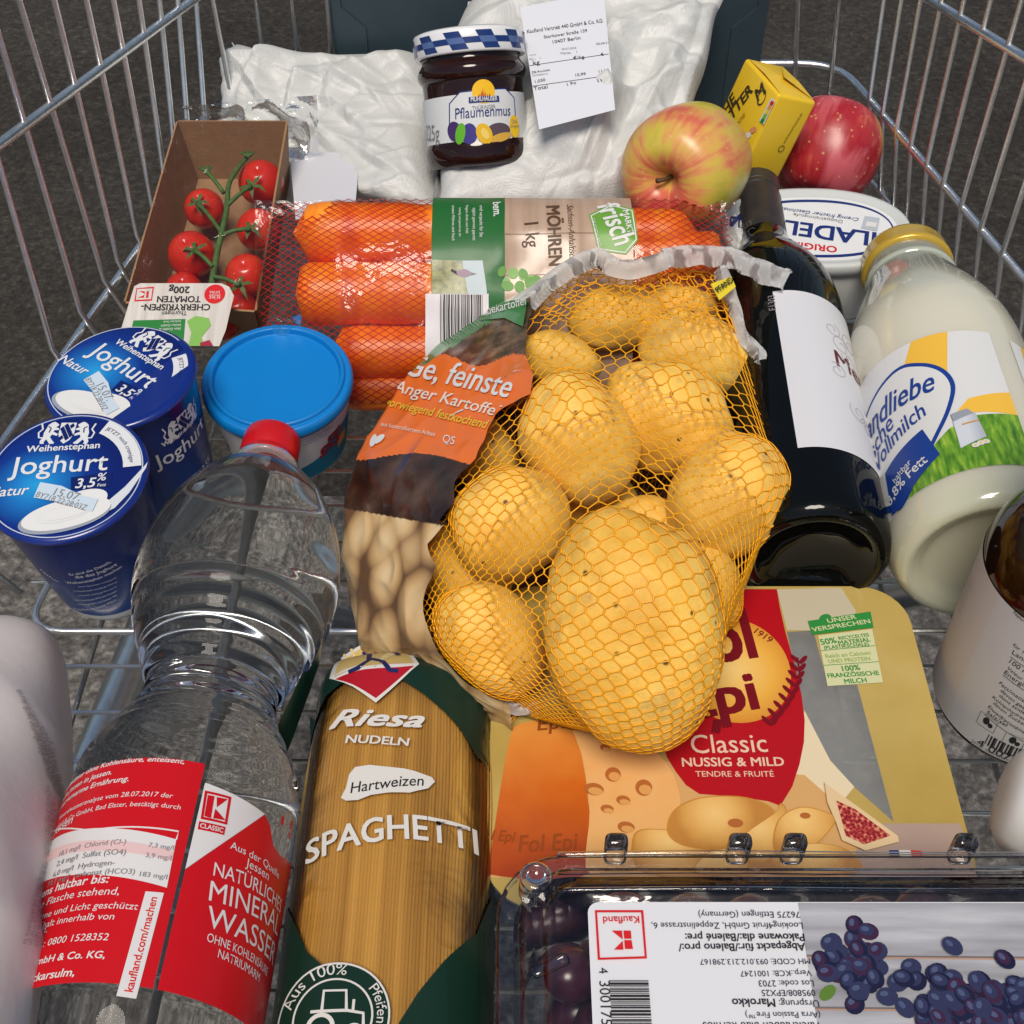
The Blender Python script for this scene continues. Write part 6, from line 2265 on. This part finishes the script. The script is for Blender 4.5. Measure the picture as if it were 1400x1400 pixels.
GB = ink('promise_green', (.03, .25, .05), .3)
GL = ink('promise_pale', (.60, .62, .36), .3)
P.poly([(1104, 850), (1190, 837), (1194, 859), (1110, 869)], GB, 3)
P.ell((1128, 846), .0032, .0022, GB, 3, 30, 14)
P.text('UNSER', (1132, 853), (1171, 847), GL, 4, .75, .015)
P.text('VERSPRECHEN', (1111, 865), (1190, 853), GL, 4, .8, .015)
P.poly([(1118, 870), (1192, 861), (1207, 934), (1131, 939)], GL, 3)
for s_, a, b, c in (('50%', (1123, 883), (1144, 880), 0), ('RECYCELTES', (1147, 876), (1188, 871), 0), ('MATERIAL', (1147, 883), (1190, 878), 0), ('(PLASTIKSCHALE)', (1127, 889), (1188, 884), 0), ('Reich an Calcium', (1129, 901), (1190, 896), 1), ('UND PROTEIN', (1133, 908), (1190, 904), 1),
                    ('100%', (1152, 919), (1176, 917), 0), ('FRANZÖSISCHE', (1132, 928), (1202, 924), 0), ('MILCH', (1155, 936), (1185, 934), 0)):
    P.text(s_, a, b, GB if not c else ink('promise_mid', (.30, .42, .12)), 4, 1.0, .02)
P.line([(1122, 891), (1196, 884)], .0003, GB, 4); P.line([(1126, 911), (1201, 906)], .0003, GB, 4)
P.build('film_print', cp)

# ================================================================ grapes in a clear box
GZT = .085
gb = thing('grape_box', 'clear hinged plastic box of dark grapes with an upside down white label', 'fruit box', (.10, .14, 0))
gx0, gx1, gy0, gy1 = -.0055, .214, .066, .2290
CLAM = film('clamshell_plastic', .5, .06, (.985, .985, .985), .035, .2, 30)
rg_ = lambda ins, z, r=.024: [(x, y, z) for x, y in rrect(gx0 + ins, gx1 - ins, gy0 + ins, gy1 - ins, max(.006, r - ins * .6), 6)]
v, f = stack([rg_(.014, .002), rg_(.010, .004), rg_(.006, .064), rg_(.001, .0655), rg_(.000, .0670), rg_(.0, .0685)], True, False)
part('box_base', v, f, CLAM, gb, False)
v, f = stack([rg_(.0, .0690), rg_(.0008, .0715), rg_(.004, .0722), rg_(.007, .0725), rg_(.0085, .0735), rg_(.0095, GZT - .0075), rg_(.0120, GZT - .0062), rg_(.0150, GZT - .0062), rg_(.0165, GZT - .0035), rg_(.0182, GZT - .001), rg_(.0200, GZT), rg_(.0240, GZT), rg_(.0250, GZT - .0012), rg_(.0270, GZT - .0014)], False, True)
part('box_lid', v, f, CLAM, gb, True)
for (x, y) in ((.0055, .2160), (.2, .2160)):
    gq = G()
    gq.add(*lathe([(.0062, -.010), (.0058, .001), (.0045, .0022), (.0032, .0014), (.0028, .0002), (0, 0)], V((x + .003, y - .002, GZT - .004)), (0, 0, 1), 28))
    gq.build('lid_stud', CLAM, gb)
for x_, d_ in ((.006, .2265), (.011, .2195), (.0165, .2125)):
    v, f = tube(path([(gx0 + .022, d_, .0745), (.07, d_ + .0004, .0748), (.14, d_ - .0003, .0747), (gx1 - .02, d_, .0745)], 8), .0011, 8)
    part('lid_ridge', v, f, CLAM, gb)
for x in (.038, .083, .103, .165):
    gq = G()
    gq.add(*bevel_box(.0085, .006, .016, Matrix.Translation((x, gy1 + .0005, .073)), .0022, 3))
    gq.build('lid_clip', CLAM, gb)
for y in (.185, .16, .135):
    gq = G()
    gq.add(*bevel_box(.014, .005, .003, Matrix.Translation((.013, y, .0745)) @ Matrix.Rotation(R(25), 4, 'Z'), .0014, 2))
    gq.build('lid_rib', CLAM, gb)
gl = Plane(V((0, 0, GZT)), (1, 0, 0), (0, 1, 0))
P = Print(gl, .0004)
GW = ink('grape_label', (.70, .71, .74), .32, .2)
a = gl.inv(803, 1234)
lab = rrect(a[0], .205, .078, a[1], .004, 5)
P.poly(lab, GW, 0, False)
PX = .1082
wood = ramp_mat('grape_wood', [(.3, (.22, .22, .24)), (.5, (.38, .38, .41)), (.68, (.54, .54, .57))], 'noise', 120, 'UV', stretch=(.10, 1, 1), rough=.35, coat=.2)
xl = gl.inv(1101, 1300)[0]
P.poly([(xl, .078), (.2045, .078), (.2045, a[1] - .0004), (xl + .0, a[1] - .0004)], wood, 1, False)
for y in (.1835, .1660, .148):
    P.line([(xl, y), (.2045, y - .001)], .0006, ink('plank_gap', (.16, .14, .14)), 2, False)
    P.line([(xl, y - .0006), (.2045, y - .0016)], .0005, ink('plank_red', (.45, .26, .18)), 2, False)
gi = [ink('grape_pic%d' % k, c, .3) for k, c in enumerate(((.012, .014, .045), (.03, .035, .09), (.07, .09, .18), (.045, .018, .05)))]
rgn = random.Random(9)
def bunch(cx_, cy_, sx, sy, n, ly):
    for k in range(n):
        x, y = cx_ + rgn.gauss(0, .5) * sx, cy_ + rgn.gauss(0, .5) * sy
        if not (xl + .003 < x < .2 and .08 < y < a[1] - .003):
            continue
        aa = rgn.uniform(0, 180)
        P.ell((x, y), .0036, .0031, gi[(k * 3) % 2 + (3 if k % 5 == 0 else 0) - (1 if k % 5 == 0 and (k * 3) % 2 else 0)], ly + k * .04, aa, 14, False)
        P.ell((x - .0005, y + .0006), .0026, .0020, gi[1 if k % 3 else 3], ly + .013 + k * .04, aa, 12, False)
        P.ell((x - .0009, y + .0010), .0014, .0009, gi[2], ly + .026 + k * .04, aa, 10, False)
c1, c2 = gl.inv(1172, 1322), gl.inv(1322, 1372)
P.ell((c1[0] - .0115, c1[1] - .009), .0035, .0020, ink('grape_leaf', (.10, .20, .03)), 2, 40, 14, False)
bunch(c1[0], c1[1], .0100, .0110, 60, 3)
bunch(c2[0], c2[1] - .004, .021, .015, 150, 3)
T = lambda s_, a_, b_, bo=0, hs=1.0: P.text(s_, a_, b_, BLACK, 2, hs, bo)
T('76275 Ettlingen (Germany)', (1092, 1249), (954, 1249))
T('Looking4fruit GmbH, Zeppelinstrasse 6,', (1096, 1264), (890, 1264))
T('Pakowane dla:/Balené pre:', (1098, 1279), (936, 1279), .015)
T('Abgepackt für:/Baleno pro:/', (1099, 1292), (927, 1293), .015)
T('MH CODE: 093.012.213.298167', (1106, 1313), (956, 1314))
T('Verp.:KCB: 1001247', (1108, 1329), (1011, 1330))
T('Los code: 2703', (1111, 1343), (1036, 1343))
T('095808/EPX25', (1113, 1356), (1040, 1356))
T('Ursprung:', (1118, 1370), (1064, 1370)); T('Marokko', (1058, 1368), (1000, 1368), .015)
T('(Arra Passion Fire™)', (1120, 1386), (1018, 1386))
T('Tafeltrauben blau kernlos', (1122, 1400), (960, 1400))
P.poly([(813, 1247), (879, 1247), (884, 1313), (817, 1315)], RED, 2, True, [[(816, 1250), (876, 1250), (881, 1310), (820, 1312)]])
P.text('Kaufland', (873, 1255), (824, 1256), RED, 2, 1.0, .012)
for q in ([(862, 1275), (852, 1275), (853, 1286), (863, 1286)], [(863, 1288), (853, 1288), (854, 1300), (865, 1300)], [(850, 1275), (851, 1287), (836, 1275)], [(851, 1289), (852, 1301), (839, 1301)]):
    P.poly(q, RED, 2)
P.text('4', (818, 1326), (819, 1334), BLACK, 2, 1.0)
P.text('300175', (819, 1344), (822, 1404), BLACK, 2, 1.0)
P.barcode((832, 1343), (838, 1420), (54, 0), BLACK, 28, 8, 2)
P.build('label', gb)
# the grapes themselves: one bunch, every berry a part
gt = thing('grape_bunch', 'bunch of dark purple grapes lying inside the clear plastic box', 'grapes', (.10, .14, .006))
GRP = ramp_mat('grape_skin', [(.3, (.018, .006, .014)), (.55, (.055, .014, .03)), (.75, (.10, .05, .075))], 'noise', 45, rough=.28, coat=.25)
gme = None
rgn = random.Random(4)
spots = []
for zl, z in enumerate((.0165, .036, .0545)):
    for i in range(9):
        for j in range(7):
            x = .022 + i * .0215 + (zl % 2) * .0107 + rgn.uniform(-.002, .002)
            y = .087 + j * .0205 + (zl % 2) * .009 + rgn.uniform(-.002, .002)
            if x < .2 and y < .2125 and not (zl == 2 and rgn.random() < .35):
                spots.append((x, y, z + rgn.uniform(-.002, .002)))
for x, y, z in spots:
    if gme is None:
        vv, ff = lathe([(.0098 * math.sin(math.pi * k / 12), -.0118 * math.cos(math.pi * k / 12)) for k in range(13)], V((0, 0, 0)), V((0, 0, 1)), 20)
        o = part('grape', [q + V((x, y, z)) - V((x, y, z)) + ROOT[gt] for q in vv], ff, GRP, gt)
        gme = o.data
    else:
        o = link_mesh('grape', gme, gt, ROOT[gt])
    o.location = V((x, y, z)) - ROOT[gt]
    o.rotation_euler = (rgn.uniform(0, 3), rgn.uniform(0, 3), rgn.uniform(0, 3))
gq = G()
gq.add(*tube(path([(.03, .13, .046), (.08, .15, .05), (.13, .14, .048), (.18, .16, .046)]), .0018, 7))
for x in (.05, .08, .11, .14, .17):
    gq.add(*tube([(x, .145, .048), (x + .01, .185, .052)], .0011, 6))
gq.add(*tube([(.0845, .172, .055), (.0835, .200, .066)], .0012, 6))
gq.build('stalk', mat('grape_stalk', (.10, .12, .03), .6), gt)

# ================================================================ paper pack at the cart's side
pk = thing('paper_pack', 'tall off white paper pack with rows of tiny print, beside the water bottle', 'paper pack', (-.245, .22, 0))
def pk_pt(u, v):
    """u round the pack, v along it (away from the handle)"""
    t = 2 * math.pi * u
    y = .085 + .275 * v
    e = max(0, min(1, (1 - v) / .62)) ** .75 * max(0, min(1, v / .06)) ** .4
    c, s_ = math.cos(t), math.sin(t)
    n = 2 / 2.6
    hw = .069 * (.35 + .65 * e)
    hh = .066 * (.30 + .70 * e)
    p = V((-.2235 - .012 * v + hw * math.copysign(abs(c) ** n, c), y, .004 + hh + hh * math.copysign(abs(s_) ** n, s_)))
    k = .0020 * noise.noise(p * 28) + .0018 * (1 - abs(noise.noise(p * 17 + V((3, 1, 0)))) * 3)
    return p + V((c, 0, s_)) * k
v, f = grid(72, 60, pk_pt)
n = len(v)
v += [pk_pt(0, 0) * 0 + V((-.2235, .085, .04)), V((-.2355, .360, .024))]
f += [(i, i + 1, n) for i in range(72)] + [(60 * 73 + i, 60 * 73 + i + 1, n + 1) for i in range(72)]
PKM = mat('pack_paper', (.70, .64, .62), .62, var=.05, vscale=18, bump=.25, bscale=120)
part('pack_body', v, f, PKM, pk)
KBV = BVHTree.FromPolygons([tuple(q) for q in v], f)
P = Print(Cast(KBV, 12), .0008)
SM = ink('small_print', (.30, .26, .27), .6)
for k in range(8):
    for j, (a, b) in enumerate((((22 + k * 6, 945 + k * 10), (62 + k * 4, 1060 + k * 8)), ((62 + k * 3, 1075 + k * 8), (60 + k * 2, 1170 + k * 4)), ((58 + k * 2, 1180 + k * 3), (28 + k * 8, 1290 + k * 2)))):
        rr_ = random.Random(k * 3 + j)
        P.text(' '.join(''.join(rr_.choice('enrsmtiuaodlgb') for _ in range(rr_.randint(2, 6))) for _ in range(7)), a, b, SM, 1, 1.0)
P.build('small_print', pk)
